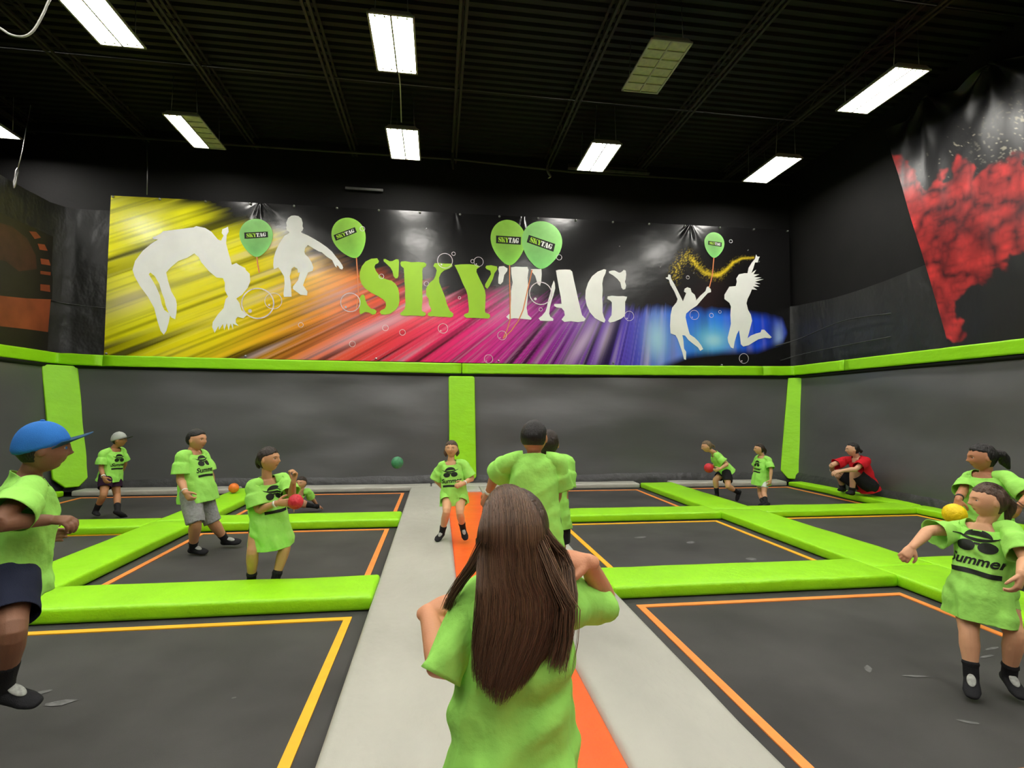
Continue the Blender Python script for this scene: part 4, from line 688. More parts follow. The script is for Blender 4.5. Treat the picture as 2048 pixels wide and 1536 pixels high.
JOINTS = {
 'cap': {'pel':[-2.099,3.0,0.809],'neck':[-2.025,3.0,1.259],'head':[-1.981,3.0,1.389],'shL':[-2.13,3.129,1.216],'elL':[-2.173,3.128,0.974],'wrL':[-2.175,3.313,0.865],'handL':[-2.16,3.398,0.872],'hipL':[-2.151,3.069,0.794],'knL':[-2.216,3.081,0.46],'anL':[-2.408,3.177,0.215],'toL':[-2.406,3.28,0.074],'shR':[-1.934,2.871,1.216],'elR':[-1.912,2.659,1.091],'wrR':[-1.837,2.858,1.06],'handR':[-1.755,2.858,1.058],'hipR':[-2.046,2.931,0.794],'knR':[-1.874,2.71,0.599],'anR':[-1.969,2.809,0.303],'toR':[-1.869,2.809,0.251]},
 'graycap': {'pel':[-4.843,8.75,0.588],'neck':[-4.798,8.75,0.989],'head':[-4.741,8.75,1.116],'shL':[-4.775,8.891,0.951],'elL':[-4.764,8.973,0.75],'wrL':[-4.842,9.038,0.59],'handL':[-4.861,9.038,0.536],'hipL':[-4.828,8.825,0.576],'knL':[-4.743,8.761,0.294],'anL':[-4.603,8.533,0.09],'toL':[-4.564,8.563,0.04],'shR':[-4.866,8.609,0.934],'elR':[-4.875,8.582,0.717],'wrR':[-4.778,8.479,0.591],'handR':[-4.75,8.479,0.54],'hipR':[-4.857,8.675,0.576],'knR':[-4.785,8.509,0.335],'anR':[-4.938,8.608,0.09],'toR':[-4.845,8.506,0.05]},
 'walk': {'pel':[-2.646,6.35,0.68],'neck':[-2.684,6.35,1.126],'head':[-2.652,6.35,1.247],'shL':[-2.646,6.505,1.083],'elL':[-2.557,6.51,0.829],'wrL':[-2.585,6.624,0.654],'handL':[-2.572,6.624,0.585],'hipL':[-2.628,6.433,0.666],'knL':[-2.49,6.422,0.338],'anL':[-2.405,6.595,0.084],'toL':[-2.252,6.595,0.056],'shR':[-2.728,6.195,1.095],'elR':[-2.722,6.166,0.841],'wrR':[-2.612,6.039,0.715],'handR':[-2.56,6.039,0.636],'hipR':[-2.664,6.267,0.666],'knR':[-2.545,6.139,0.381],'anR':[-2.636,6.318,0.07],'toR':[-2.466,6.283,0.02]},
 'ballgirl': {'pel':[-1.514,5.132,0.555],'neck':[-1.517,5.08,0.971],'head':[-1.503,5.06,1.143],'shL':[-1.403,5.183,0.965],'elL':[-1.293,5.045,0.825],'wrL':[-1.246,4.916,0.966],'handL':[-1.231,4.916,1.027],'hipL':[-1.454,5.185,0.542],'knL':[-1.342,5.065,0.359],'anL':[-1.413,5.027,0.065],'toL':[-1.358,4.941,0.03],'shR':[-1.609,4.986,0.927],'elR':[-1.542,4.953,0.713],'wrR':[-1.368,4.891,0.781],'handR':[-1.307,4.891,0.802],'hipR':[-1.574,5.079,0.542],'knR':[-1.583,4.959,0.342],'anR':[-1.619,5.065,0.065],'toR':[-1.569,4.966,0.03]},
 'floor': {'pel':[-2.199,8.45,0.198],'neck':[-2.025,8.43,0.377],'head':[-2.02,8.43,0.482],'shL':[-1.943,8.506,0.353],'elL':[-1.911,8.646,0.22],'wrL':[-1.859,8.765,0.09],'handL':[-1.82,8.797,0.06],'hipL':[-2.142,8.489,0.186],'knL':[-2.073,8.711,0.15],'anL':[-1.957,8.664,0.11],'toL':[-1.939,8.786,0.08],'shR':[-2.155,8.36,0.353],'elR':[-2.052,8.203,0.296],'wrR':[-2.024,8.046,0.237],'handR':[-2.024,8.046,0.208],'hipR':[-2.255,8.411,0.186],'knR':[-2.077,8.608,0.13],'anR':[-1.875,8.598,0.105],'toR':[-1.827,8.688,0.08]},
 'run': {'pel':[0.204,6.3,0.623],'neck':[0.164,6.3,0.999],'head':[0.168,6.3,1.139],'shL':[0.304,6.286,0.976],'elL':[0.409,6.257,0.803],'wrL':[0.304,6.121,0.759],'handL':[0.259,6.121,0.732],'hipL':[0.275,6.293,0.611],'knL':[0.265,6.072,0.436],'anL':[0.309,6.23,0.222],'toL':[0.335,6.15,0.132],'shR':[0.059,6.314,0.952],'elR':[-0.002,6.38,0.769],'wrR':[0.065,6.505,0.662],'handR':[0.101,6.505,0.644],'hipR':[0.132,6.307,0.611],'knR':[0.114,6.077,0.45],'anR':[0.068,6.24,0.18],'toR':[0.012,6.144,0.125]},
 'back': {'pel':[0.661,3.6,0.847],'neck':[0.659,3.6,1.3],'head':[0.659,3.6,1.41],'shL':[0.501,3.629,1.257],'elL':[0.427,3.834,1.146],'wrL':[0.378,3.955,0.977],'handL':[0.342,3.955,0.908],'hipL':[0.576,3.616,0.832],'knL':[0.57,3.661,0.502],'anL':[0.548,3.621,0.172],'toL':[0.545,3.768,0.129],'shR':[0.818,3.571,1.257],'elR':[0.833,3.654,1.027],'wrR':[0.831,3.806,0.878],'handR':[0.816,3.806,0.825],'hipR':[0.746,3.584,0.832],'knR':[0.768,3.624,0.502],'anR':[0.774,3.579,0.172],'toR':[0.829,3.716,0.129]},
 'behind': {'pel':[0.867,4.15,0.814],'neck':[0.873,4.15,1.242],'head':[0.872,4.15,1.333],'shL':[0.724,4.186,1.201],'elL':[0.783,4.224,0.981],'wrL':[0.803,4.285,0.79],'handL':[0.811,4.285,0.729],'hipL':[0.788,4.169,0.8],'knL':[0.784,4.212,0.484],'anL':[0.761,4.176,0.168],'toL':[0.767,4.314,0.127],'shR':[1.02,4.114,1.201],'elR':[0.987,4.084,0.959],'wrR':[0.966,4.046,0.755],'handR':[0.955,4.046,0.679],'hipR':[0.946,4.131,0.8],'knR':[0.969,4.167,0.484],'anR':[0.972,4.124,0.168],'toR':[1.031,4.25,0.127]},
 'hair': {'pel':[0.199,1.38,0.751],'neck':[0.204,1.38,1.161],'head':[0.209,1.38,1.286],'shL':[0.098,1.406,1.106],'elL':[0.019,1.346,0.966],'wrL':[-0.021,1.52,1.038],'handL':[0.031,1.55,1.064],'hipL':[0.122,1.394,0.738],'knL':[0.117,1.434,0.452],'anL':[0.097,1.398,0.165],'toL':[0.094,1.531,0.126],'shR':[0.315,1.354,1.121],'elR':[0.476,1.494,1.062],'wrR':[0.4,1.383,1.2],'handR':[0.347,1.413,1.217],'hipR':[0.276,1.366,0.738],'knR':[0.296,1.402,0.452],'anR':[0.302,1.362,0.165],'toR':[0.35,1.485,0.126]},
 'farball': {'pel':[5.202,9.05,0.529],'neck':[4.969,9.05,0.846],'head':[4.836,9.05,0.964],'shL':[4.943,8.918,0.816],'elL':[5.086,8.821,0.67],'wrL':[4.927,8.775,0.589],'handL':[4.861,8.775,0.563],'hipL':[5.176,8.98,0.516],'knL':[5.097,8.818,0.284],'anL':[5.334,8.898,0.154],'toL':[5.313,8.898,0.04],'shR':[5.039,9.182,0.816],'elR':[5.132,9.279,0.651],'wrR':[5.125,9.415,0.526],'handR':[5.095,9.415,0.498],'hipR':[5.228,9.12,0.516],'knR':[4.99,9.047,0.361],'anR':[5.047,9.105,0.1],'toR':[4.899,8.924,0.06]},
 'farright': {'pel':[5.557,8.5,0.475],'neck':[5.549,8.5,0.834],'head':[5.505,8.5,0.954],'shL':[5.584,8.372,0.794],'elL':[5.574,8.294,0.617],'wrL':[5.541,8.263,0.454],'handL':[5.521,8.263,0.372],'hipL':[5.556,8.432,0.463],'knL':[5.468,8.338,0.228],'anL':[5.403,8.189,0.08],'toL':[5.329,8.173,0.035],'shR':[5.552,8.628,0.799],'elR':[5.573,8.732,0.637],'wrR':[5.474,8.624,0.555],'handR':[5.484,8.624,0.606],'hipR':[5.559,8.568,0.463],'knR':[5.528,8.544,0.195],'anR':[5.381,8.238,0.08],'toR':[5.307,8.221,0.035]},
 'staff': {'pel':[7.649,8.6,0.28],'neck':[7.462,8.62,0.787],'head':[7.396,8.62,0.93],'shL':[7.47,8.428,0.76],'elL':[7.226,8.366,0.612],'wrL':[6.98,8.418,0.574],'handL':[6.883,8.418,0.549],'hipL':[7.631,8.498,0.262],'knL':[7.359,8.567,0.553],'anL':[7.366,8.633,0.19],'toL':[7.02,8.434,0.13],'shR':[7.39,8.808,0.725],'elR':[7.111,8.79,0.639],'wrR':[7.247,8.962,0.509],'handR':[7.287,8.962,0.472],'hipR':[7.666,8.702,0.262],'knR':[7.375,8.969,0.489],'anR':[7.535,9.048,0.19],'toR':[7.112,8.76,0.13]},
 'yellow': {'pel':[4.366,3.72,0.719],'neck':[4.373,3.72,1.122],'head':[4.346,3.72,1.242],'shL':[4.395,3.594,1.113],'elL':[4.401,3.42,0.982],'wrL':[4.229,3.362,0.929],'handL':[4.201,3.362,0.886],'hipL':[4.403,3.652,0.706],'knL':[4.375,3.623,0.435],'anL':[4.415,3.63,0.164],'toL':[4.314,3.546,0.126],'shR':[4.377,3.846,1.074],'elR':[4.208,3.776,0.956],'wrR':[4.054,3.672,0.916],'handR':[4.021,3.672,0.886],'hipR':[4.329,3.788,0.706],'knR':[4.29,3.78,0.435],'anR':[4.317,3.81,0.164],'toR':[4.193,3.772,0.126]},
 'front': {'pel':[3.214,2.78,0.551],'neck':[3.248,2.78,0.94],'head':[3.258,2.76,1.077],'shL':[3.284,2.67,0.94],'elL':[3.207,2.531,0.801],'wrL':[3.057,2.44,0.748],'handL':[3.046,2.44,0.707],'hipL':[3.259,2.72,0.539],'knL':[3.222,2.62,0.355],'anL':[3.264,2.69,0.1],'toL':[3.216,2.597,0.04],'shR':[3.215,2.89,0.884],'elR':[3.006,2.915,0.872],'wrR':[2.847,2.877,0.789],'handR':[2.812,2.877,0.751],'hipR':[3.17,2.84,0.539],'knR':[3.066,2.74,0.32],'anR':[3.046,2.718,0.1],'toR':[2.976,2.654,0.04]},
}

# ------------------------------------------------------------------ people
UPZ = Vector((0, 0, 1))
def evaluated(me, mods):
    """run modifiers on a mesh and hand back the result"""
    o = bpy.data.objects.new('work', me); COL.objects.link(o)
    for typ, kw in mods:
        md = o.modifiers.new(typ, typ)
        for k, v in kw.items(): setattr(md, k, v)
    bpy.context.view_layer.update()
    ev = o.evaluated_get(bpy.context.evaluated_depsgraph_get()); out = bpy.data.meshes.new_from_object(ev)
    bpy.data.objects.remove(o); bpy.data.meshes.remove(me); return out
def fuse(acc, voxel, smooth=3, factor=.5, decimate=None):
    mods = [('REMESH', dict(mode='VOXEL', voxel_size=voxel, adaptivity=0.0))]
    if smooth: mods.append(('SMOOTH', dict(iterations=smooth, factor=factor)))
    if decimate: mods.append(('DECIMATE', dict(ratio=decimate)))
    return evaluated(acc.mesh('work'), mods)
def coords(me):
    c = np.empty(len(me.vertices)*3, 'f'); me.vertices.foreach_get('co', c); return c.reshape(-1, 3)
def setcoords(me, c): me.vertices.foreach_set('co', np.ascontiguousarray(c, 'f').ravel()); me.update()
def ico(sub):
    bm = bmesh.new(); bmesh.ops.create_icosphere(bm, subdivisions=sub, radius=1)
    v = np.array([q.co[:] for q in bm.verts]); f = [tuple(q.index for q in p.verts) for p in bm.faces]; bm.free(); return v, f
ICO5 = ico(5); ICO4 = ico(4)
def head_shape(d, face=True):
    """unit directions -> head surface, head height 1, chin -.5, crown +.5, face towards +y"""
    P = d*np.array([.375, .455, .5]); x, y, z = P.T.copy()
    t = np.clip(-z/.5, 0, 1)
    x = x*(1-.30*t**1.4); y = np.where(y < 0, y*(1-.42*t), y*(1-.08*t)); x = x*(1+.05*np.clip(z/.5, 0, 1)*(1-np.clip(z/.5, 0, 1))*2)
    if face:
        fr = (d[:, 1] > 0).astype(float); g = lambda cx, cz, sx, sz: np.exp(-((x-cx)/sx)**2-((z-cz)/sz)**2)*fr
        dy = .095*g(0, -.115, .052, .045)+.055*g(0, -.03, .036, .09)
        dy -= .050*(g(.145, .015, .075, .045)+g(-.145, .015, .075, .045))
        dy += .020*g(0, .10, .26, .05)
        dy += .030*g(0, -.235, .085, .022)+.026*g(0, -.285, .072, .022)-.016*g(0, -.26, .10, .010)
        dy += .035*g(0, -.40, .09, .06)-.012*g(0, -.335, .09, .025)
        dy += .020*(g(.20, -.14, .09, .08)+g(-.20, -.14, .09, .08))
        y = y+dy
    return np.stack([x, y, z], 1)
class Person:
    def __init__(s, key, H, label, skin, face=(0, 0), tilt=(0, 0, 1), near=False, hair='hair_dark', hh=.162, base=None, group=None):
        s.J = {k: Vector(v) for k, v in JOINTS[key].items()}; s.H = H; s.near = near
        J = s.J; s.skin = np.array(lin(skin)); s.haircol = hair
        s.u = (J['neck']-J['pel']).normalized(); s.L = H*.315; L = (J['neck']-J['pel']).length; s.len = L
        ls = (J['shL']-J['shR']); s.ls = (ls-s.u*ls.dot(s.u)).normalized()
        lp = (J['hipL']-J['hipR']); s.lp = (lp-s.u*lp.dot(s.u)).normalized()
        s.hh = hh*H
        q = Vector((J['head'].x, J['head'].y, 0)).normalized(); rl = math.radians(face[0])
        face = -q*math.cos(rl)+Vector((q.y, -q.x, 0))*math.sin(rl)+UPZ*face[1]
        s.fd = Vector(face).normalized(); up_ = Vector(tilt); up_ = (up_-s.fd*up_.dot(s.fd)).normalized()
        s.HM = Matrix((s.fd.cross(up_), s.fd, up_)).transposed()   # columns: right, forward, up
        lo = min((J['anL'].z, J['anR'].z)); b = base or (J['pel'].x, J['pel'].y, max(0, lo-.05*H))
        s.root = tag(empty('person', b), label, 'person', group)
    def front(s, t=0.5):
        l = s.lat(t); return l.cross(s.u)
    def lat(s, t):
        t = min(1, max(0, t)); return (s.lp*(1-t)+s.ls*t).normalized()
    def at(s, t, a=0, b=0):
        return s.J['pel']+s.u*(t*s.len)+s.lat(t)*(a*s.H)+s.front(t)*(b*s.H)
    def hp(s, p):   # head-local (head heights) -> world
        return s.J['head']+s.HM @ (Vector(p)*s.hh)
    def rings(s, acc, rr, n=24):
        """loft of body sections: (t, half width, half depth, forward shift)"""
        v, f = [], []
        for (t, a, b, o) in rr:
            c = s.at(t, 0, o); l = s.lat(t); fr = l.cross(s.u)
            for k in range(n):
                q = 2*math.pi*k/n; e = .85
                ca, sa = math.cos(q), math.sin(q); ca = math.copysign(abs(ca)**e, ca); sa = math.copysign(abs(sa)**e, sa)
                v.append(c+l*(ca*a*s.H)+fr*(sa*b*s.H))
        m = len(rr)
        f = [(i*n+k, i*n+(k+1)%n, (i+1)*n+(k+1)%n, (i+1)*n+k) for i in range(m-1) for k in range(n)]
        f += [tuple(range(n-1, -1, -1)), tuple((m-1)*n+k for k in range(n))]
        acc.add(v, f)
    def footframe(s, S):
        J = s.J; A = J['an'+S]; sh = (A-J['kn'+S]).normalized(); F = (J['to'+S]-A).normalized(); F = (F-sh*.30)
        F.normalize(); dn = (sh-F*sh.dot(F)).normalized(); return A, sh, F, dn
    def foot(s, acc, S, k=1.0):
        A, sh, F, dn = s.footframe(S); H = s.H; lat = F.cross(dn)
        tube(acc, [A-sh*.02*H, A+dn*.012*H], [.024*H*k, .026*H*k], n=12)
        tube(acc, [A+dn*.022*H-F*.024*H, A+dn*.020*H+F*.03*H, A+dn*.026*H+F*.075*H, A+dn*.030*H+F*.108*H], [(.024*H*k, .022*H*k), (.027*H*k, .024*H*k), (.031*H*k, .015*H*k), (.022*H*k, .010*H*k)], n=12, ref=lat, sub=3)
    def hand(s, acc, S, d=None, pn=None, curl=.5, spread=.12, thumb=.5, size=1.0):
        """palm plus four unequal fingers and a thumb; d points along the hand, pn out of the palm"""
        J = s.J; W = J['wr'+S]; Lh = .112*s.H*size
        d = Vector(d) if d is not None else (J['hand'+S]-W); d = d.normalized()
        if pn is None:
            pn = -(s.lat(1) if S == 'L' else -s.lat(1))
        pn = Vector(pn); pn = (pn-d*pn.dot(d)).normalized(); lat = d.cross(pn) if S == 'R' else pn.cross(d)   # towards the thumb side
        s.hands[S] = (W, d, pn, lat, Lh)
        tube(acc, [W-d*.10*Lh, W+d*.08*Lh, W+d*.28*Lh, W+d*.47*Lh], [(.15*Lh, .115*Lh), (.18*Lh, .12*Lh), (.225*Lh, .115*Lh), (.215*Lh, .095*Lh)], n=12, ref=lat, sub=2)
        for i, (off, ln) in enumerate(((.165, .47), (.055, .53), (-.055, .49), (-.16, .38))):
            base = W+d*(.44-.02*abs(i-1.2))*Lh+lat*off*Lh; a0 = (d+lat*spread*(1.2-i)*.8).normalized(); pts = [base]; ang = 0
            r = .062*Lh*(1 if i < 3 else .88)
            for k, fr in enumerate((.42, .32, .26)):
                ang += curl*(.75, 1.0, .8)[k]; dd = a0*math.cos(ang)+pn*math.sin(ang); pts.append(pts[-1]+dd*ln*fr*Lh)
            tube(acc, pts, [r*1.08, r, r*.92, r*.78], n=8, sub=2)
        b0 = W+d*.10*Lh+lat*.15*Lh+pn*.03*Lh; ta = (d*.62+lat*.72+pn*.25).normalized(); tb = (d*(.9-.2*thumb)+lat*(.35-.55*thumb)+pn*(.3+.5*thumb)).normalized()
        tube(acc, [b0, b0+ta*.20*Lh, b0+ta*.20*Lh+(ta+tb).normalized()*.16*Lh, b0+ta*.20*Lh+(ta+tb).normalized()*.16*Lh+tb*.15*Lh], [.095*Lh, .078*Lh, .068*Lh, .052*Lh], n=8, sub=2)
    hands_default = dict(curl=.45)
    def body(s, hands=None, chub=1.0, eyes=True, brow=None, lipcol=(.80, .50, .46), mouth_open=0.):
        J, H = s.J, s.H; a = Acc(); s.hands = {}; c = chub
        s.rings(a, [(-.20, .045, .045, 0), (-.08, .086*c, .070*c, -.006), (.05, .090*c, .070*c, -.004), (.3, .080*c, .060*c, .004), (.55, .084*c, .064*c, .004), (.78, .086*c, .060*c, 0), (.90, .070*c, .046, -.004), (.99, .042, .038, -.004)])
        hb = s.hp((0, -.10, -.28))
        tube(a, [s.at(.93, 0, -.006), s.at(1.04, 0, -.002), hb, s.hp((0, -.06, -.05))], [.040*H, .033*H, .031*H, .03*H], n=14, sub=2)
        hv = head_shape(ICO5[0]); R = np.array(s.HM)*s.hh; a.add((hv @ R.T+np.array(J['head'])).tolist(), ICO5[1])
        for sx in (-1, 1):   # ears
            v = ICO4[0]*np.array([.032, .075, .115]); an = .35*sx; x, y = v[:, 0].copy(), v[:, 1].copy()
            v[:, 0] = x*math.cos(an)-y*math.sin(an)*-1*.6; v += np.array([sx*.372, -.03, -.03]); a.add((v @ R.T+np.array(J['head'])).tolist(), ICO4[1])
        for S, sg in (('L', 1), ('R', -1)):
            sh, el, wr = J['sh'+S], J['el'+S], J['wr'+S]; inn = s.at(.90, sg*.05, 0)
            tube(a, [inn, sh, sh.lerp(el, .45), el, el.lerp(wr, .3), el.lerp(wr, .75), wr], [.029*H*c, .031*H*c, .029*H*c, .0255*H*c, .027*H*c, .0205*H*c, (.0175*H*c, .0175*H*c)], n=14, sub=3)
            hip, kn, an = J['hip'+S], J['kn'+S], J['an'+S]
            tube(a, [hip+UPZ*0, hip.lerp(kn, .35), hip.lerp(kn, .8), kn, kn.lerp(an, .28), kn.lerp(an, .65), an], [.060*H*c, .056*H*c, .042*H*c, .038*H*c, .0395*H*c, .030*H*c, .0235*H], n=16, sub=3)
            s.foot(a, S, .92)
            s.hand(a, S, **((hands or {}).get(S, {})))
        me = fuse(a, .0045 if s.near else .0058, 2, .5, .40 if s.near else .30)
        P = coords(me).astype(float); col = np.tile(s.skin, (len(P), 1))
        q = ((P-np.array(J['head'])) @ np.array(s.HM))/s.hh; x, y, z = q.T; fr = (y > .15)
        g = lambda cx, cz, sx, sz: np.exp(-((x-cx)/sx)**2-((z-cz)/sz)**2)*fr
        lip = np.clip(g(0, -.26, .105, .036)*1.6-.35, 0, 1)[:, None]; col = col*(1-lip)+col*np.array(lipcol)*lip
        mo = np.clip(g(0, -.262, .085, .012+.02*mouth_open)*1.5-.5, 0, 1)[:, None]; col = col*(1-mo*.75)
        bl = (np.clip(g(.2, -.13, .1, .08)+g(-.2, -.13, .1, .08), 0, 1)*.22)[:, None]; col = col*(1-bl)+col*np.array([1.05, .72, .66])*bl
        bw = np.clip((g(.15, .088+.0, .085, .020)+g(-.15, .088, .085, .020))*1.8-.5, 0, 1)[:, None]
        bc = np.array(brow if brow is not None else M[s.haircol].node_tree.nodes['Mix'].inputs['A'].default_value[:3]); col = col*(1-bw*.85)+bc*bw*.85
        ey = np.clip((g(.145, .015, .075, .04)+g(-.145, .015, .075, .04))-.3, 0, 1)[:, None]; col = col*(1-.22*ey)
        setcol(me, np.clip(col, 0, 1)); me.name = 'body'
        s.bodyo = keep(link('body', me, M['skin'], smooth=True), s.root)
        if eyes:
            for sx in (-1, 1):
                v, f = ICO4; P = np.array(s.hp((sx*.145, .338, .012)))+(v*np.array([.068, .05, .042])) @ R.T
                ang = np.arccos(np.clip(v[:, 1], -1, 1)); c_ = np.where(ang[:, None] < .34, [.004, .004, .004], np.where(ang[:, None] < .62, [.035, .018, .010], [.62, .60, .57]))
                m_ = meshd('eye', P.tolist(), f); setcol(m_, c_); keep(link('eye', m_, M['eye'], smooth=True), s.root)
        return s
    # ---- clothes
    def cut(s, bm, co, no, cen, rad):
        cen = Vector(cen); sel = [v for v in bm.verts if (v.co-cen).length < rad]; ss = set(sel)
        fc = [f for f in bm.faces if all(v in ss for v in f.verts)]; ed = {e for f in fc for e in f.edges}
        bmesh.ops.bisect_plane(bm, geom=list({v for f in fc for v in f.verts})+list(ed)+fc, plane_co=co, plane_no=no, clear_outer=True)
    def shirt(s, m='shirt', hem=-.34, wide=1.0, sl=.80, flare=1.0, slr=1.0, amp=1.0, seed=0, name='tee_shirt', hemtilt=(0, 0), neck=1.0, deep=1.0, fwd=0.):
        J, H = s.J, s.H; a = Acc(); W = wide
        s.rings(a, [(hem-.10, .128*W*flare, .100*W*flare*deep, fwd*1.1), (hem+.05, .126*W*flare, .098*W*flare*deep, fwd), (.0, .117*W, .093*W*deep, fwd*.8), (.3, .110*W, .084*W*(1+deep)/2, .004+fwd*.3), (.6, .108*W, .082*W, .004), (.80, .103*W, .074, 0), (.91, .088, .060, -.003), (.975, .062, .050, -.003), (1.07, .052, .048, 0)], n=36)
        for S, sg in (('L', 1), ('R', -1)):
            sh, el = J['sh'+S], J['el'+S]
            tube(a, [s.at(.93, sg*.035, 0), sh-s.u*.006*H, sh.lerp(el, .22)], [.038*H, .041*H, .041*H], n=20, sub=3)
        me = fuse(a, .0085 if s.near else .0095, 6, .5)
        bm = bmesh.new(); bm.from_mesh(me)
        hn = (-s.u+s.lat(0)*hemtilt[0]+s.front(0)*hemtilt[1]).normalized()
        bmesh.ops.bisect_plane(bm, geom=bm.verts[:]+bm.edges[:]+bm.faces[:], plane_co=s.at(hem), plane_no=hn, clear_outer=True)
        nn = (s.u*.93+s.front(1)*.36).normalized(); s.cut(bm, s.at(1.0, 0, .0)-s.u*.010*H, nn, s.at(1.06, 0, .0), .098*H*neck)
        bm.to_mesh(me); bm.free(); P0 = coords(me).astype(float); F0 = [tuple(p.vertices) for p in me.polygons]
        nr = np.empty(len(P0)*3, 'f'); me.vertex_normals.foreach_get('vector', nr); nr = nr.reshape(-1, 3); bpy.data.meshes.remove(me)
        full = Acc()
        def folds(P, nr, lowf):
            rel = P-np.array(J['pel']); q = np.stack([rel @ np.array(s.ls), rel @ np.array(s.front(.5)), rel @ np.array(s.u)], 1)/(H/1.28)
            nz = lambda q, k: np.array([noise.noise(Vector((float(A)*k[0]+seed*7.3, float(B)*k[1], float(C)*k[2]+seed))) for A, B, C in q])
            dsp = .021*amp*nz(q, (13, 13, 2.6))*(.32+lowf)+.010*amp*nz(q+q[:, [1, 2, 0]]*.6, (7, 7, 15))+.0012*amp*nz(q, (34, 34, 24))
            return P+nr*(np.clip(dsp, -.007, .03)*(H/1.28))[:, None]
        tt = (P0-np.array(J['pel'])) @ np.array(s.u)/s.len
        full.add(folds(P0, nr, np.clip(1-(tt-hem)/(.9-hem), 0, 1)).tolist(), F0)
        for S, sg in (('L', 1), ('R', -1)):
            sh, el, wr = J['sh'+S], J['el'+S], J['wr'+S]; so = sh-s.u*.008*H; sr = slr[S] if isinstance(slr, dict) else slr; rr = sr*H
            sl_ = sl if not isinstance(sl, dict) else sl[S]; e1 = sh.lerp(el, sl_); mid = so.lerp(e1, .5); dn = Vector((0, 0, -.010*H)) if abs((el-sh).normalized().z) < .9 else Vector((0, 0, 0))
            b = Acc(); tube(b, [s.at(.93, sg*.05, 0), so, so.lerp(e1, .33)+dn*.4, mid+dn*.7, e1+dn], [.036*H, .0430*H, .0465*H*max(1, .6+.4*sr), max(.047*H, .053*rr), .060*rr], n=28, cap=False, sub=6)
            v = np.array([q[:] for q in b.v]); f = [q for q in b.f if len(q) == 4]
            ax = np.array(so); dd = np.array((e1-so).normalized()); r_ = v-ax; r_ = r_-np.outer(r_ @ dd, dd); r_ /= np.maximum(1e-6, np.linalg.norm(r_, axis=1))[:, None]
            lw = np.clip((v-ax) @ dd/max(.05, (e1-so).length), 0, 1)
            full.add(folds(v, r_, lw*.7-.15*(1-lw)).tolist(), f)
        me = evaluated(full.mesh('work'), [('SOLIDIFY', dict(thickness=.003, offset=-1))]); me.name = name
        s.shirto = keep(link(name, me, M[m], smooth=True), s.root); return s
    hemlocal = False
    def shorts(s, m, top=.12, leg=.75, wide=1.0, name='shorts', amp=1.0, lp=None):
        J, H = s.J, s.H; a = Acc()
        s.rings(a, [(-.18, .06, .055, 0), (-.05, .094*wide, .078*wide, -.004), (top, .086*wide, .068*wide, 0)], n=28); ends = {}
        for S in 'LR':
            hip, kn, an = J['hip'+S], J['kn'+S], J['an'+S]; d = (kn-hip).normalized()
            e = hip.lerp(kn, leg) if leg <= 1 else kn.lerp(an, leg-1); dd = d if leg <= 1 else (an-kn).normalized()
            pts = [hip+s.u*.02*H, hip.lerp(kn, min(.4, leg*.5))]+([kn] if leg > 1 else [])+[e, e+dd*.035*H]
            tube(a, pts, [.066*H*wide, .066*H*wide]+([.058*H*wide] if leg > 1 else [])+[.060*H*wide, .061*H*wide], n=20, sub=3); ends[S] = (e, dd)
        me = fuse(a, .0095, 4, .5); bm = bmesh.new(); bm.from_mesh(me)
        for S in 'LR': s.cut(bm, ends[S][0], ends[S][1], ends[S][0]+ends[S][1]*.02*H, .085*H*wide)
        bm.to_mesh(me); bm.free(); P = coords(me).astype(float); nr = np.empty(len(P)*3, 'f'); me.vertex_normals.foreach_get('vector', nr); nr = nr.reshape(-1, 3)
        d_ = np.array([noise.noise(Vector((p[0]*14, p[1]*14, p[2]*9))) for p in P])*.006*amp; setcoords(me, P+nr*d_[:, None])
        me = evaluated(me, [('SOLIDIFY', dict(thickness=.003, offset=-1))]); me.name = name
        keep(link(name, me, M[m], smooth=True), s.root); return s
    def socks(s, m='sock', high=.10, mark=None, bare=False):
        for S in 'LR':
            J, H = s.J, s.H; A, sh, F, dn = s.footframe(S); a = Acc()
            tube(a, [A-sh*high*H, A-sh*.04*H, A+dn*.012*H], [.035*H, .030*H, .030*H], n=14, sub=2); s.foot(a, S, 1.12)
            me = fuse(a, .005, 3, .5, .5); me.name = 'sock'; o = keep(link('sock', me, M[m], smooth=True), s.root)
            if mark:
                b = Acc(); c = A+F*.045*H-dn*.006*H; lt = F.cross(dn); v, f = ICO4
                b.add([c+F*(p[0]*.028*H)+lt*(p[1]*.017*H)+dn*(p[2]*.008*H+(p[0])*.012*H) for p in v.tolist()], f)
                mk = keep(link('sock_logo', b.mesh('sock_logo'), M[mark], smooth=True), s.root); mk.parent = o; mk.matrix_parent_inverse = Matrix()
        return s
    def band(s, S, m, k=.12, r=.0215, wd=.010):
        J, H = s.J, s.H; d = (J['wr'+S]-J['el'+S]).normalized(); c = J['wr'+S]-d*k*.148*H; a = Acc(); n = 20; e, f_ = frame_of(d); v = []
        for rr, o in ((r, -wd), (r*1.06, -wd), (r*1.06, wd), (r, wd)):
            v += [c+d*(o*H*.78)+e*(math.cos(2*math.pi*i/n)*rr*H)+f_*(math.sin(2*math.pi*i/n)*rr*H) for i in range(n)]
        a.add(v, [(j*n+i, j*n+(i+1)%n, ((j+1)%4)*n+(i+1)%n, ((j+1)%4)*n+i) for j in range(4) for i in range(n)])
        keep(link('wristband', a.mesh('wristband'), M[m], smooth=True), s.root); return s
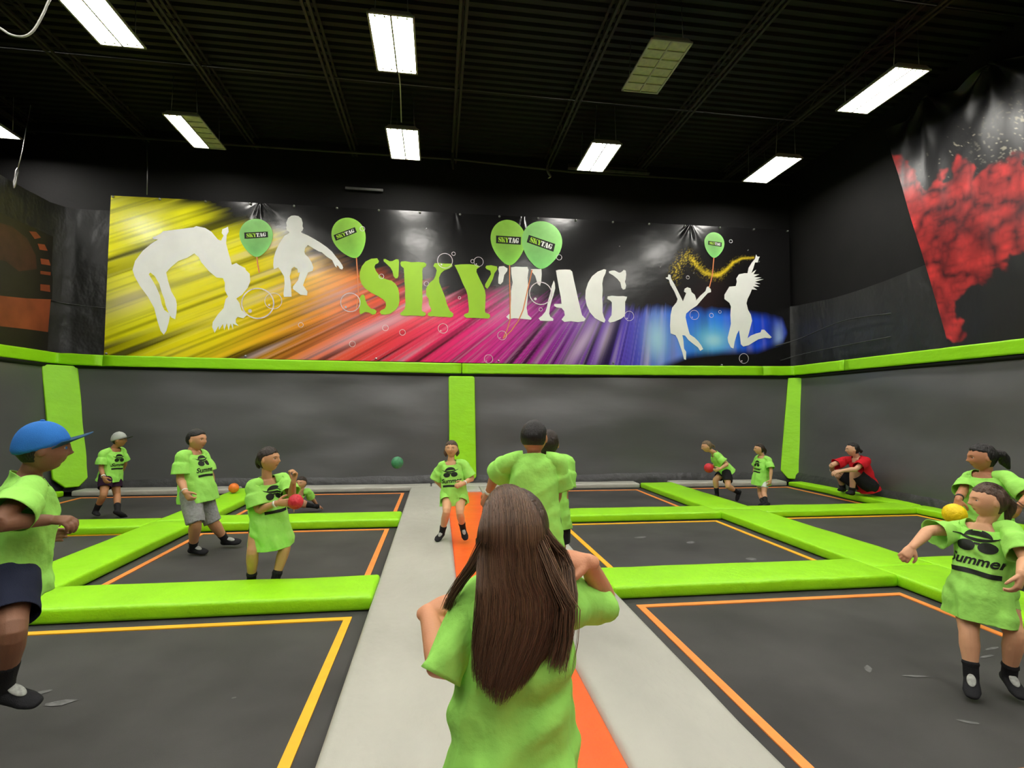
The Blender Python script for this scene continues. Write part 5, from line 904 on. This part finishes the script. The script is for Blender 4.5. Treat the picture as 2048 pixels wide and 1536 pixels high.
    # ---- hair
    def hair(s, m=None, thick=.06, zf=.27, ey=.04, zb=-.30, zs=-.02, ns=.25, seed=0, extra=None, part=0., kids=None):
        v, f = ICO5; Q = head_shape(v, False); x, y, z = Q.T
        side = np.abs(x)/.375
        zfront = zf+.03*np.sin(x*18+seed)*.5-.10*side**3+part*x
        A = sstep(-.02, .05, z-zfront)                          # crown and fringe
        B = sstep(-.05, .03, ey-.06*side-y+.0*z)*sstep(-.03, .05, z-np.where(y > -.12, zs, zb))
        mk = np.maximum(A, B)
        nz = np.array([noise.noise(Vector((p[0]*7+seed*3, p[1]*7, p[2]*7)))*.6+.5*noise.noise(Vector((p[0]*22+seed, p[1]*22, p[2]*9))) for p in Q])
        sc_ = .93+mk*(.07+thick*(1+ns*nz*1.6)*(1+.35*np.clip(z/.5, 0, 1)))
        P = (Q*sc_[:, None]); R = np.array(s.HM)*s.hh; a = Acc(); a.add((P @ R.T+np.array(s.J['head'])).tolist(), f)
        if extra:
            for pts, rad in extra: tube(a, [s.hp(p) for p in pts], [(r*s.hh if not isinstance(r, tuple) else (r[0]*s.hh, r[1]*s.hh)) for r in rad], n=12, sub=4)
            me = fuse(a, .005, 2, .5); c = coords(me).astype(float)
            nrm = np.empty(len(c)*3, 'f'); me.vertex_normals.foreach_get('vector', nrm); nrm = nrm.reshape(-1, 3)
            d_ = np.array([noise.noise(Vector((p[0]*60, p[1]*60, p[2]*14))) for p in c])*.005; setcoords(me, c+nrm*d_[:, None])
        else: me = a.mesh('hair')
        me.name = 'hair'; s.hairo = keep(link('hair', me, M[m or s.haircol], smooth=True), s.root); return s
    def strands(s, paths, r=.0035, m=None, name='loose_strands'):
        a = Acc()
        for pts in paths: tube(a, [s.hp(p) for p in pts], [r]*(len(pts)-1)+[r*.3], n=4, sub=3, cap=False)
        o = keep(link(name, a.mesh(name), M[m or s.haircol], smooth=True), s.root); o['kind'] = 'stuff'; return s
    def cap(s, m, mb, tilt=.10, rise=.0):
        v, f = ICO5; Q = head_shape(v, False); R = np.array(s.HM)*s.hh; k = Q[:, 2]-(.02+.30*Q[:, 1])
        mk = sstep(-.02, .025, k); P = Q*(.95+mk*.165)[:, None]; P[:, 2] += mk*.05*np.clip(Q[:, 2]*3, 0, 1)
        a = Acc(); a.add((P @ R.T+np.array(s.J['head'])).tolist(), f); o = keep(link('cap', a.mesh('cap'), M[m], smooth=True), s.root)
        b = Acc(); n = 20; vv = []
        for r_ in range(7):
            for i in range(n+1):
                an = math.pi*(-.40+.80*i/n); q = r_/6
                bx = math.sin(an)*(.40+.06*q); by = math.cos(an)*.45+q*(.42*math.cos(an)**.8 if math.cos(an) > 0 else 0); bz = .165-.16*(bx/.42)**2+rise*q+.02*q
                vv += [(bx, by, bz), (bx, by, bz-.025)]
        w = 2*(n+1); ff = []
        for r_ in range(6):
            for i in range(n):
                p = r_*w+2*i; ff += [(p, p+2, p+w+2, p+w), (p+1, p+w+1, p+w+3, p+3)]
        for i in range(n): p = 6*w+2*i; ff.append((p, p+2, p+3, p+1))
        for r_ in range(6):
            p = r_*w; ff.append((p, p+w, p+w+1, p+1)); p += 2*n; ff.append((p, p+1, p+w+1, p+w))
        b.add([s.hp(p) for p in vv], ff); bo = keep(link('brim', b.mesh('brim'), M[mb], smooth=True), s.root); bo.parent = o; bo.matrix_parent_inverse = Matrix()
        bt = Acc(); bt.add([s.hp((p[0]*.045, p[1]*.045, .618+p[2]*.02)) for p in ICO4[0].tolist()], ICO4[1]); k_ = keep(link('cap_button', bt.mesh('cap_button'), M[m], smooth=True), s.root); k_.parent = o; k_.matrix_parent_inverse = Matrix()
        return s
    def shirt_print(s, cx=0., cz=.60, size=.17, word=True, st=.03):
        """black hat, glasses, script and bar printed on the chest: cast onto the shirt front"""
        bvh = BVHTree.FromObject(s.shirto, bpy.context.evaluated_depsgraph_get()) if False else None
        bm = bmesh.new(); bm.from_mesh(s.shirto.data); bvh = BVHTree.FromBMesh(bm)
        H = s.H; fr = s.front(.6); l = s.lat(.6); w = size*H
        c = s.at(cz, cx, 0); acc = Acc()
        def put(x, y):      # x to the wearer's left = reader's right; None off the chest
            o = c+l*(x*w)+s.u*(y*w)+fr*.4; h = bvh.ray_cast(o, -fr)
            if h[0] is None or abs((h[0]-c).dot(fr)-d0) > .055*H/1.28: return None
            return h[0]+h[1]*.003*(1 if h[1].dot(fr) > 0 else -1)
        h0 = bvh.ray_cast(c+fr*.4, -fr); d0 = (h0[0]-c).dot(fr) if h0[0] is not None else .1
        def patch(fn, nu, nv):      # a curved patch: fn(u, v) in 0..1 -> print coordinates
            n0 = len(acc.v); P = [put(*fn(i/nu, j/nv)) for i in range(nu+1) for j in range(nv+1)]
            acc.v.extend(tuple(p) if p is not None else (0, 0, 0) for p in P)
            for i in range(nu):
                for j in range(nv):
                    q = [i*(nv+1)+j, (i+1)*(nv+1)+j, (i+1)*(nv+1)+j+1, i*(nv+1)+j+1]
                    if all(P[k] is not None for k in q): acc.f.append(tuple(k+n0 for k in q))
        disc = lambda cx, cy, rx, ry, lo=-1.: (lambda u, v: (cx+rx*math.cos(math.pi*u)*1, cy+ry*math.sin(math.pi*u)*((1-v)*lo+v)))
        patch(disc(0, .36, .28, .19, .22), 24, 5)                     # crown of the hat
        patch(lambda u, v: (-.44+.88*u, .31+.11*(2*u-1)**2+.075*(v-.5)*math.sin(math.pi*min(1, max(0, u*.9+.05)))), 24, 3)   # brim
        for q in (-.20, .20): patch(disc(q, .16, .175, .125), 16, 6)  # lenses
        patch(lambda u, v: (-.06+.12*u, .20+.05*v), 3, 2)
        patch(lambda u, v: (-.46+.92*u, -.49+.02*math.sin(u*5)+.11*v), 24, 3)
        if word:
            cu = bpy.data.curves.new('script', 'FONT'); cu.body = 'Summer'; cu.size = .31; cu.align_x = 'CENTER'; cu.shear = .25; cu.offset = .008; cu.resolution_u = 3
            to = bpy.data.objects.new('script', cu); COL.objects.link(to); bpy.context.view_layer.update()
            tm = bpy.data.meshes.new_from_object(to.evaluated_get(bpy.context.evaluated_depsgraph_get())); bpy.data.objects.remove(to)
            tb = bmesh.new(); tb.from_mesh(tm); bmesh.ops.triangulate(tb, faces=tb.faces); bmesh.ops.subdivide_edges(tb, edges=[e for e in tb.edges if e.calc_length() > .06], cuts=1); bmesh.ops.triangulate(tb, faces=tb.faces); tb.to_mesh(tm); tb.free()
            n0 = len(acc.v); pv = [put(v.co.x, v.co.y-.26) for v in tm.vertices]
            acc.v += [tuple(p) if p is not None else (0, 0, 0) for p in pv]; acc.f += [tuple(i+n0 for i in p.vertices) for p in tm.polygons if all(pv[i] is not None for i in p.vertices)]
        bm.free()
        o = keep(link('shirt_print', acc.mesh('shirt_print'), M['black_print']), s.root); o.parent = s.shirto; o.matrix_parent_inverse = Matrix(); o['kind'] = 'stuff'
        return s
def ball(label, c, r, m, group=None):
    bm = bmesh.new(); bmesh.ops.create_uvsphere(bm, u_segments=40, v_segments=24, radius=r)
    for v in bm.verts:
        n = noise.noise(v.co*(3.2/r)); v.co *= 1+.012*n
    me = bpy.data.meshes.new('foam_ball'); bm.to_mesh(me); bm.free(); o = link('foam_ball', me, M[m], smooth=True); o.location = c
    return tag(o, label, 'ball', group)
D = Vector
TAN, MID, FAIR, DEEP = (196, 146, 108), (178, 124, 88), (222, 172, 140), (120, 82, 62)
p = Person('cap', 1.45, 'boy in a blue baseball cap running at the far left edge', (136, 96, 74), face=(92, 0.02), near=True, hair='hair_black')
p.body(hands=dict(R=dict(pn=(.1, .3, -1), curl=.85), L=dict(curl=.7)), eyes=True)
p.shirt(hem=-.22, wide=1.18, flare=1.05, sl=.74, slr=1.1, amp=1.2, seed=1).shorts('navy', leg=.78, wide=1.15).socks(mark='sock_grey').hair(thick=.03, zf=.5, ey=0.0, zb=-.28).cap('cap_blue', 'brim_blue', rise=.16)

p = Person('graycap', 1.28, 'boy in a grey cap and dark shorts standing near the left back corner', MID, face=(68, 0.03), hair='hair_black')
p.body(hands=dict(R=dict(curl=.6), L=dict(curl=.5)), chub=.95)
p.shirt(hem=-.20, wide=1.08, sl=.78, seed=2).shorts('plum', leg=.62, wide=1.1).socks().hair(thick=.03, zf=.5, ey=0.0, zb=-.30).cap('cap_grey', 'brim', rise=.08).shirt_print(cx=.0, cz=.52).band('R', 'band')

p = Person('walk', 1.42, 'boy in grey shorts walking with one foot lifted on the left trampoline', (206, 150, 112), face=(52, 0.04), hair='hair_black')
p.body(hands=dict(R=dict(curl=.75), L=dict(curl=.6)), chub=1.12)
p.shirt(hem=-.24, wide=1.12, sl=.80, slr=1.05, seed=3, deep=1.1, fwd=.02).shorts('heather', leg=1.02, wide=1.12).socks(mark='sock_grey', high=.06).hair(thick=.07, zf=.25, ey=.02, zb=-.22, zs=.02).shirt_print(cx=.0, cz=.60, size=.16, st=.02).band('R', 'band', wd=.006)

p = Person('ballgirl', 1.33, 'girl in a long lime shirt holding a red ball, left of the runway', (198, 146, 104), face=(58, 0.1), hair='hair_dark', near=True)
p.body(hands=dict(R=dict(d=(.55, -.1, .02), pn=(.35, .9, .1), curl=.28, thumb=.3), L=dict(curl=.9)), chub=.95, mouth_open=.6)
p.shirt(hem=-.42, wide=1.08, flare=1.06, sl=.84, slr=1.1, seed=4, amp=1.3, deep=1.25, fwd=.035).shorts('dark_short', leg=.30, wide=.9).socks(high=.06).hair(thick=.06, zf=.22, ey=.04, zb=-.34, zs=-.05, extra=[([(0, -.42, .05), (-.05, -.50, -.12), (-.02, -.46, -.32)], [.14, .13, .05])]).shirt_print(cx=.01, cz=.58, size=.17, st=.018).band('R', 'band')

p = Person('floor', 1.15, 'child sitting low on a far trampoline behind the girl with the red ball', (206, 150, 118), face=(-30, 0.05), hair='hair_dark', base=(-2.1, 8.45, 0))
p.body(hands=dict(L=dict(pn=(0, 0, -1), curl=.2), R=dict(pn=(0, 0, -1), curl=.2)))
p.shirt(hem=-.12, wide=1.0, sl=.7, seed=5).shorts('dark_short', leg=.5).socks().hair(thick=.07, zf=.25, ey=.03, zb=-.36, zs=-.2)

p = Person('run', 1.2, 'small girl in lime running towards the viewer on the grey and orange runway', (216, 164, 122), face=(-8, 0.12), hair='hair_brown')
p.body(hands=dict(L=dict(d=(-.75, -.5, -.15), pn=(0, 1, -.3), curl=.7), R=dict(curl=.7)), chub=.95)
p.shirt(hem=-.32, wide=1.04, flare=1.02, sl=.86, slr=1.05, seed=6, amp=1.4, deep=1.1, fwd=.015).shorts('shirt', leg=.45, wide=1.15, name='lime_shorts').socks(high=.08, mark='sock_grey').hair(thick=.06, zf=.22, ey=.06, zb=-.34, zs=-.32, extra=[([(.30, -.12, .0), (.38, -.12, -.22), (.34, -.10, -.42)], [.12, .13, .05]), ([(-.30, -.14, .0), (-.36, -.16, -.22), (-.32, -.12, -.40)], [.11, .11, .05])]).shirt_print(cx=-.01, cz=.52, size=.18, st=.02).band('L', 'band')

p = Person('back', 1.44, 'dark haired boy in lime seen from behind, ahead of the long haired girl', (190, 128, 96), face=(168, -0.05), hair='hair_black', near=True)
p.body(hands=dict(L=dict(d=(-.35, .2, -.9), pn=(.6, .5, 0), curl=.55), R=dict(curl=.5)), eyes=True, chub=1.02)
p.shirt(hem=-.36, wide=1.10, flare=1.02, sl=.80, slr=1.15, seed=7, amp=1.1).shorts('dark_short', leg=.8, wide=1.05).socks().hair(thick=.055, zf=.24, ey=.02, zb=-.22, zs=.06, ns=.2).band('L', 'band')

p = Person('behind', 1.36, 'child half hidden beyond the dark haired boy on the runway, right arm hanging', (196, 138, 102), face=(176, 0), hair='hair_dark')
p.body(hands=dict(R=dict(curl=.5), L=dict(curl=.5)))
p.shirt(hem=-.30, wide=1.1, sl=.80, slr=1.1, seed=8).shorts('dark_short', leg=.75, wide=1.1).socks().hair(thick=.06, zf=.25, ey=.03, zb=-.36, zs=-.1)

p = Person('farball', 1.25, 'fair haired child bent forward carrying a red ball, running at the far right', (214, 160, 124), face=(-78, -0.2), hair='hair_light')
p.body(hands=dict(L=dict(d=(-.8, .2, -.3), pn=(0, 1, .2), curl=.6), R=dict(d=(-.7, -.5, .1), pn=(0, -1, 0), curl=.6)))
p.shirt(hem=-.12, wide=1.06, sl=.72, seed=9).shorts('dark_short', leg=.7, wide=1.08).socks().hair(thick=.06, zf=.28, ey=.04, zb=-.3, zs=-.1, extra=[([(0, -.40, .1), (0, -.58, -.05), (0, -.60, -.3)], [.1, .1, .04])])

p = Person('farright', 1.14, 'small dark haired girl in lime and white shorts, in front of the right corner post', (212, 158, 124), face=(-76, 0.02), hair='hair_dark')
p.body(hands=dict(L=dict(curl=.5), R=dict(curl=.6)), chub=.92)
p.shirt(hem=-.36, wide=1.08, sl=.84, seed=10, deep=1.2, fwd=.02).shorts('white_cloth', leg=.66, wide=.84).socks().hair(thick=.06, zf=.28, ey=.04, zb=-.34, zs=-.12, extra=[([(0, -.40, .08), (0, -.52, -.10), (.02, -.50, -.42)], [.12, .13, .05])]).shirt_print(cx=-.0, cz=.5)

p = Person('staff', 1.72, 'man in a red shirt and black shorts crouching against the right wall', (222, 170, 140), face=(-80, -0.02), hair='hair_black', hh=.138, base=(7.65, 8.6, .1))
p.body(hands=dict(L=dict(d=(-.8, .3, -.2), pn=(-.1, .5, -.9), curl=.5), R=dict(d=(.2, -.7, -.5), pn=(.6, -.1, -.7), curl=.5)), chub=.92)
p.shirt('red_shirt', hem=-.16, wide=.95, flare=.95, sl=.72, seed=11).shorts('dark_short', leg=.82, wide=1.18).socks(high=.03).hair(thick=.045, zf=.30, ey=.0, zb=-.32, zs=-.02, extra=[([(0, -.40, -.02), (0, -.52, -.10), (0, -.50, -.22)], [.10, .12, .06])]).band('R', 'band')

p = Person('yellow', 1.28, 'girl with dark flying hair holding a yellow ball near the right edge', (190, 130, 96), face=(-68, -0.06), hair='hair_black', near=True)
p.body(hands=dict(R=dict(d=(-.15, -.1, -.9), pn=(.1, .1, -.9), curl=.45, spread=.3), L=dict(curl=.4)))
p.shirt(hem=-.30, wide=1.08, sl=.82, slr=1.05, seed=12).shorts('dark_short', leg=.6).socks().hair(thick=.07, zf=.27, ey=.04, zb=-.36, zs=-.1, ns=.5, extra=[([(0, -.38, .12), (.03, -.62, .05), (.05, -.70, -.22), (.06, -.82, -.45)], [.16, .20, .17, .05])]).band('R', 'band_black', k=.3, wd=.014)

p = Person('front', 1.24, 'brown haired girl in lime with an outstretched arm at the right edge', (226, 170, 132), face=(-66, 0.02), hair='hair_brown', near=True)
p.body(hands=dict(R=dict(curl=.75, pn=(.5, .3, .2)), L=dict(curl=.6)), mouth_open=.8)
p.shirt(hem=-.40, wide=1.02, flare=1.0, sl=.82, slr=1.08, seed=13, amp=1.7, deep=1.15, fwd=.030).shorts('shirt', leg=.40, wide=.92, name='lime_shorts').socks(high=.05, mark='sock_grey').hair(thick=.045, zf=.25, ey=.05, zb=-.36, zs=-.10, ns=.4, extra=[([(0, -.42, .06), (.02, -.52, -.10), (.03, -.50, -.30), (.05, -.42, -.62)], [.12, .14, .12, .04])])
p.shirt_print(cx=-.005, cz=.56, size=.20, st=.012)
rnd = random.Random(3); fly = []
for _ in range(46):     # wisps that lift off the crown and the back of the head
    x, y = rnd.uniform(-.30, .30), rnd.uniform(-.25, .30); q = []
    for k in range(5):
        yy = y-.16*k; r = 1.09+.012*k*rnd.random()+.02*rnd.random()
        zz = .5*math.sqrt(max(.02, 1-(x/.375)**2-(yy/.455)**2)) if abs(yy) < .43 else .1-.12*(k-2)
        q.append((x*(1+.03*k), yy*1.02, zz*r))
    fly.append(q)
p.strands(fly, r=.0012)

# the long haired girl in the foreground
p = Person('hair', 1.30, 'girl with very long brown hair seen from behind, hands in her hair', (216, 150, 112), face=(180, -0.02), hair='hair_brown', near=True)
p.body(hands=dict(L=dict(d=(.75, .10, .25), pn=(.25, .5, -.8), curl=.85, thumb=.6), R=dict(d=(-.9, .10, .12), pn=(-.1, .5, -.85), curl=.8, thumb=.6)), chub=1.0)
p.shirt(hem=-.34, wide=1.04, flare=1.06, sl=dict(L=1.04, R=.80), slr=dict(L=.70, R=.82), seed=14, amp=2.0).shorts('dark_short', leg=.6, wide=.75).socks()
HEADC = p.J['head']

def levels():
    """(z, left x, right x, y of the back of the hair) from crown to tips"""
    T = [(1.389, .136, .222), (1.355, .115, .254), (1.320, .107, .266), (1.263, .104, .271), (1.205, .103, .278), (1.160, .101, .308), (1.103, .097, .312), (1.047, .091, .292), (.991, .090, .255), (.952, .092, .233), (.925, .099, .212)]
    out = []
    for z, xl, xr in T:
        if z > 1.29: y = HEADC.y-.128*math.sqrt(max(0, 1-((z-1.285)/.125)**2))
        else: y = 1.252-.012*math.sin((1.29-z)*8)
        out.append((z, xl, xr, y))
    return out
LV = levels()
a = Acc(); v = []; n = 28
for (z, xl, xr, y) in LV[2:-1]:
    hw = (xr-xl)/2*.93; dep = .060 if z > 1.2 else .034+.02*(z-.925)/.3
    for k in range(n):
        t = 2*math.pi*k/n; v.append((( xl+xr)/2+math.cos(t)*hw*(1 if z > .96 else .8), y+dep+.006-math.sin(t)*dep, z))
m_ = len(LV)-3
a.add(v, [(i*n+k, i*n+(k+1)%n, (i+1)*n+(k+1)%n, (i+1)*n+k) for i in range(m_-1) for k in range(n)]+[tuple(range(n)), tuple((m_-1)*n+k for k in range(n))])
v_, f_ = ICO5; Q = head_shape(v_, False); mk = sstep(-.02, .06, np.maximum(Q[:, 2]-.25, (.12-Q[:, 1])*(Q[:, 2] > -.42)))
a.add(((Q*(.94+.155*mk)[:, None]) @ (np.array(p.HM)*p.hh).T+np.array(HEADC)).tolist(), f_)
me = fuse(a, .006, 5, .5); me.name = 'hair'
c_ = coords(me).astype(float); nr = np.empty(len(c_)*3, 'f'); me.vertex_normals.foreach_get('vector', nr); nr = nr.reshape(-1, 3)
setcoords(me, c_+nr*np.array([.002*noise.noise(Vector((q[0]*55, q[1]*30, q[2]*5)))-.004 for q in c_])[:, None])
hb = keep(link('hair', me, M['hair_long'], smooth=True), p.root)
# single strands, laid over the hair from the crown to uneven tips
rnd = random.Random(11); zs = np.array([q[0] for q in LV])[::-1]; XL = np.array([q[1] for q in LV])[::-1]; XR = np.array([q[2] for q in LV])[::-1]; YB = np.array([q[3] for q in LV])[::-1]
V, F, CC = [], [], []
def strand(P, r, tone):
    n0 = len(V)
    for i, q in enumerate(P):
        rr = r*(1-.75*max(0, i/(len(P)-1)-.6)/.4)
        for k in range(3):
            t = 2*math.pi*k/3; V.append((q[0]+math.cos(t)*rr, q[1]+math.sin(t)*rr, q[2])); CC.append(tone)
    for i in range(len(P)-1):
        for k in range(3): F.append((n0+3*i+k, n0+3*i+(k+1)%3, n0+3*(i+1)+(k+1)%3, n0+3*(i+1)+k))
base = np.array([.135, .074, .042])
for _ in range(2600):
    w = rnd.uniform(-1, 1); w = math.copysign(abs(w)**.9, w); tip = .918+abs(rnd.gauss(0, .055))+.05*w*w+.03*max(0, w); lay = rnd.uniform(.97, 1.03); ph = rnd.uniform(0, 6.3); am = rnd.uniform(0, .005); drift = rnd.gauss(0, .05)
    P = []; k = math.sqrt(max(0, 1-w*w)); f0 = rnd.uniform(-.7, -.1)
    for i in range(7):      # over the crown
        f = f0+(1.52-f0)*i/6
        P.append((.186+w*.083*lay*(.80+.20*math.sin(max(0, f))), HEADC.y-.131*math.sin(f)*(.35+.65*k)*lay, 1.284+.120*math.cos(f)*(.25+.75*k)*lay))
    for i in range(13):     # down the back
        z = 1.27+(tip-1.27)*i/12; xl, xr, yb = (np.interp(z, zs, q) for q in (XL, XR, YB)); hw = (xr-xl)/2
        dep = .131-.085*min(1, (1.27-z)/.10); ww = max(-1.02, min(1.02, w+drift*i/12)); kk = math.sqrt(max(0, 1-min(1, abs(ww))**2))
        P.append(((xl+xr)/2+ww*hw*lay+am*math.sin(z*22+ph), yb+dep*(1-kk)-.004*(lay-.97)*15+am*.6*math.cos(z*18+ph), z))
    strand(P, rnd.uniform(.0007, .0013), base*rnd.uniform(.45, 1.6)*np.array([1, rnd.uniform(.92, 1.05), rnd.uniform(.85, 1.1)]))
def lock(pts, spread, nn, tip):
    pts = [Vector(q) for q in pts]
    for _ in range(nn):
        o = [Vector((rnd.gauss(0, 1), rnd.gauss(0, 1), rnd.gauss(0, .5))) for _ in range(2)]
        P = []
        for i in range(13):
            t = i/12*(len(pts)-1); k = min(int(t), len(pts)-2); f = t-k; q = pts[k].lerp(pts[k+1], f*f*(3-2*f)*.5+f*.5)
            sp = np.interp(i/12, [0, .5, 1], spread); P.append(q+(o[0]*(1-i/12)+o[1]*i/12)*sp)
        strand(P, rnd.uniform(.0008, .0013), base*rnd.uniform(.5, 1.9))
lock([(.165, 1.325, 1.335), (.128, 1.320, 1.285), (.094, 1.34, 1.218), (.060, 1.370, 1.160), (.040, 1.380, 1.125), (.030, 1.385, 1.095)], [.008, .009, .006], 240, 0)
lock([(.232, 1.345, 1.335), (.280, 1.345, 1.272), (.316, 1.36, 1.236), (.328, 1.34, 1.20), (.325, 1.29, 1.150), (.312, 1.26, 1.09), (.292, 1.25, 1.03)], [.009, .012, .010], 260, 0)
lock([(.238, 1.31, 1.30), (.276, 1.265, 1.2), (.305, 1.25, 1.14), (.300, 1.25, 1.07), (.285, 1.25, 1.0)], [.008, .016, .014], 260, 0)
me = meshd('hair_strands', V, F); setcol(me, np.clip(np.array(CC), 0, 1))
so_ = keep(link('hair_strands', me, M['hair_strand'], smooth=True), p.root); so_.parent = hb; so_.matrix_parent_inverse = Matrix(); so_['kind'] = 'stuff'


ball('red foam ball held against her side by the girl left of the runway', (-1.222, 4.905, .787), .066, 'ball_red')
ball('red foam ball carried by the bent child at the far right', (4.83, 8.98, .585), .085, 'ball_red')
ball('orange foam ball lying on the left lengthwise pad near the back wall', (-3.53, 9.98, .10+.105), .085, 'ball_orange')
ball('green foam ball in the air before the back wall, left of the middle post', (-.62, 8.6, .76), .095, 'ball_green')
ball('yellow foam ball in the hand of the girl with dark flying hair', (3.98, 3.637, .815), .080, 'ball_yellow')
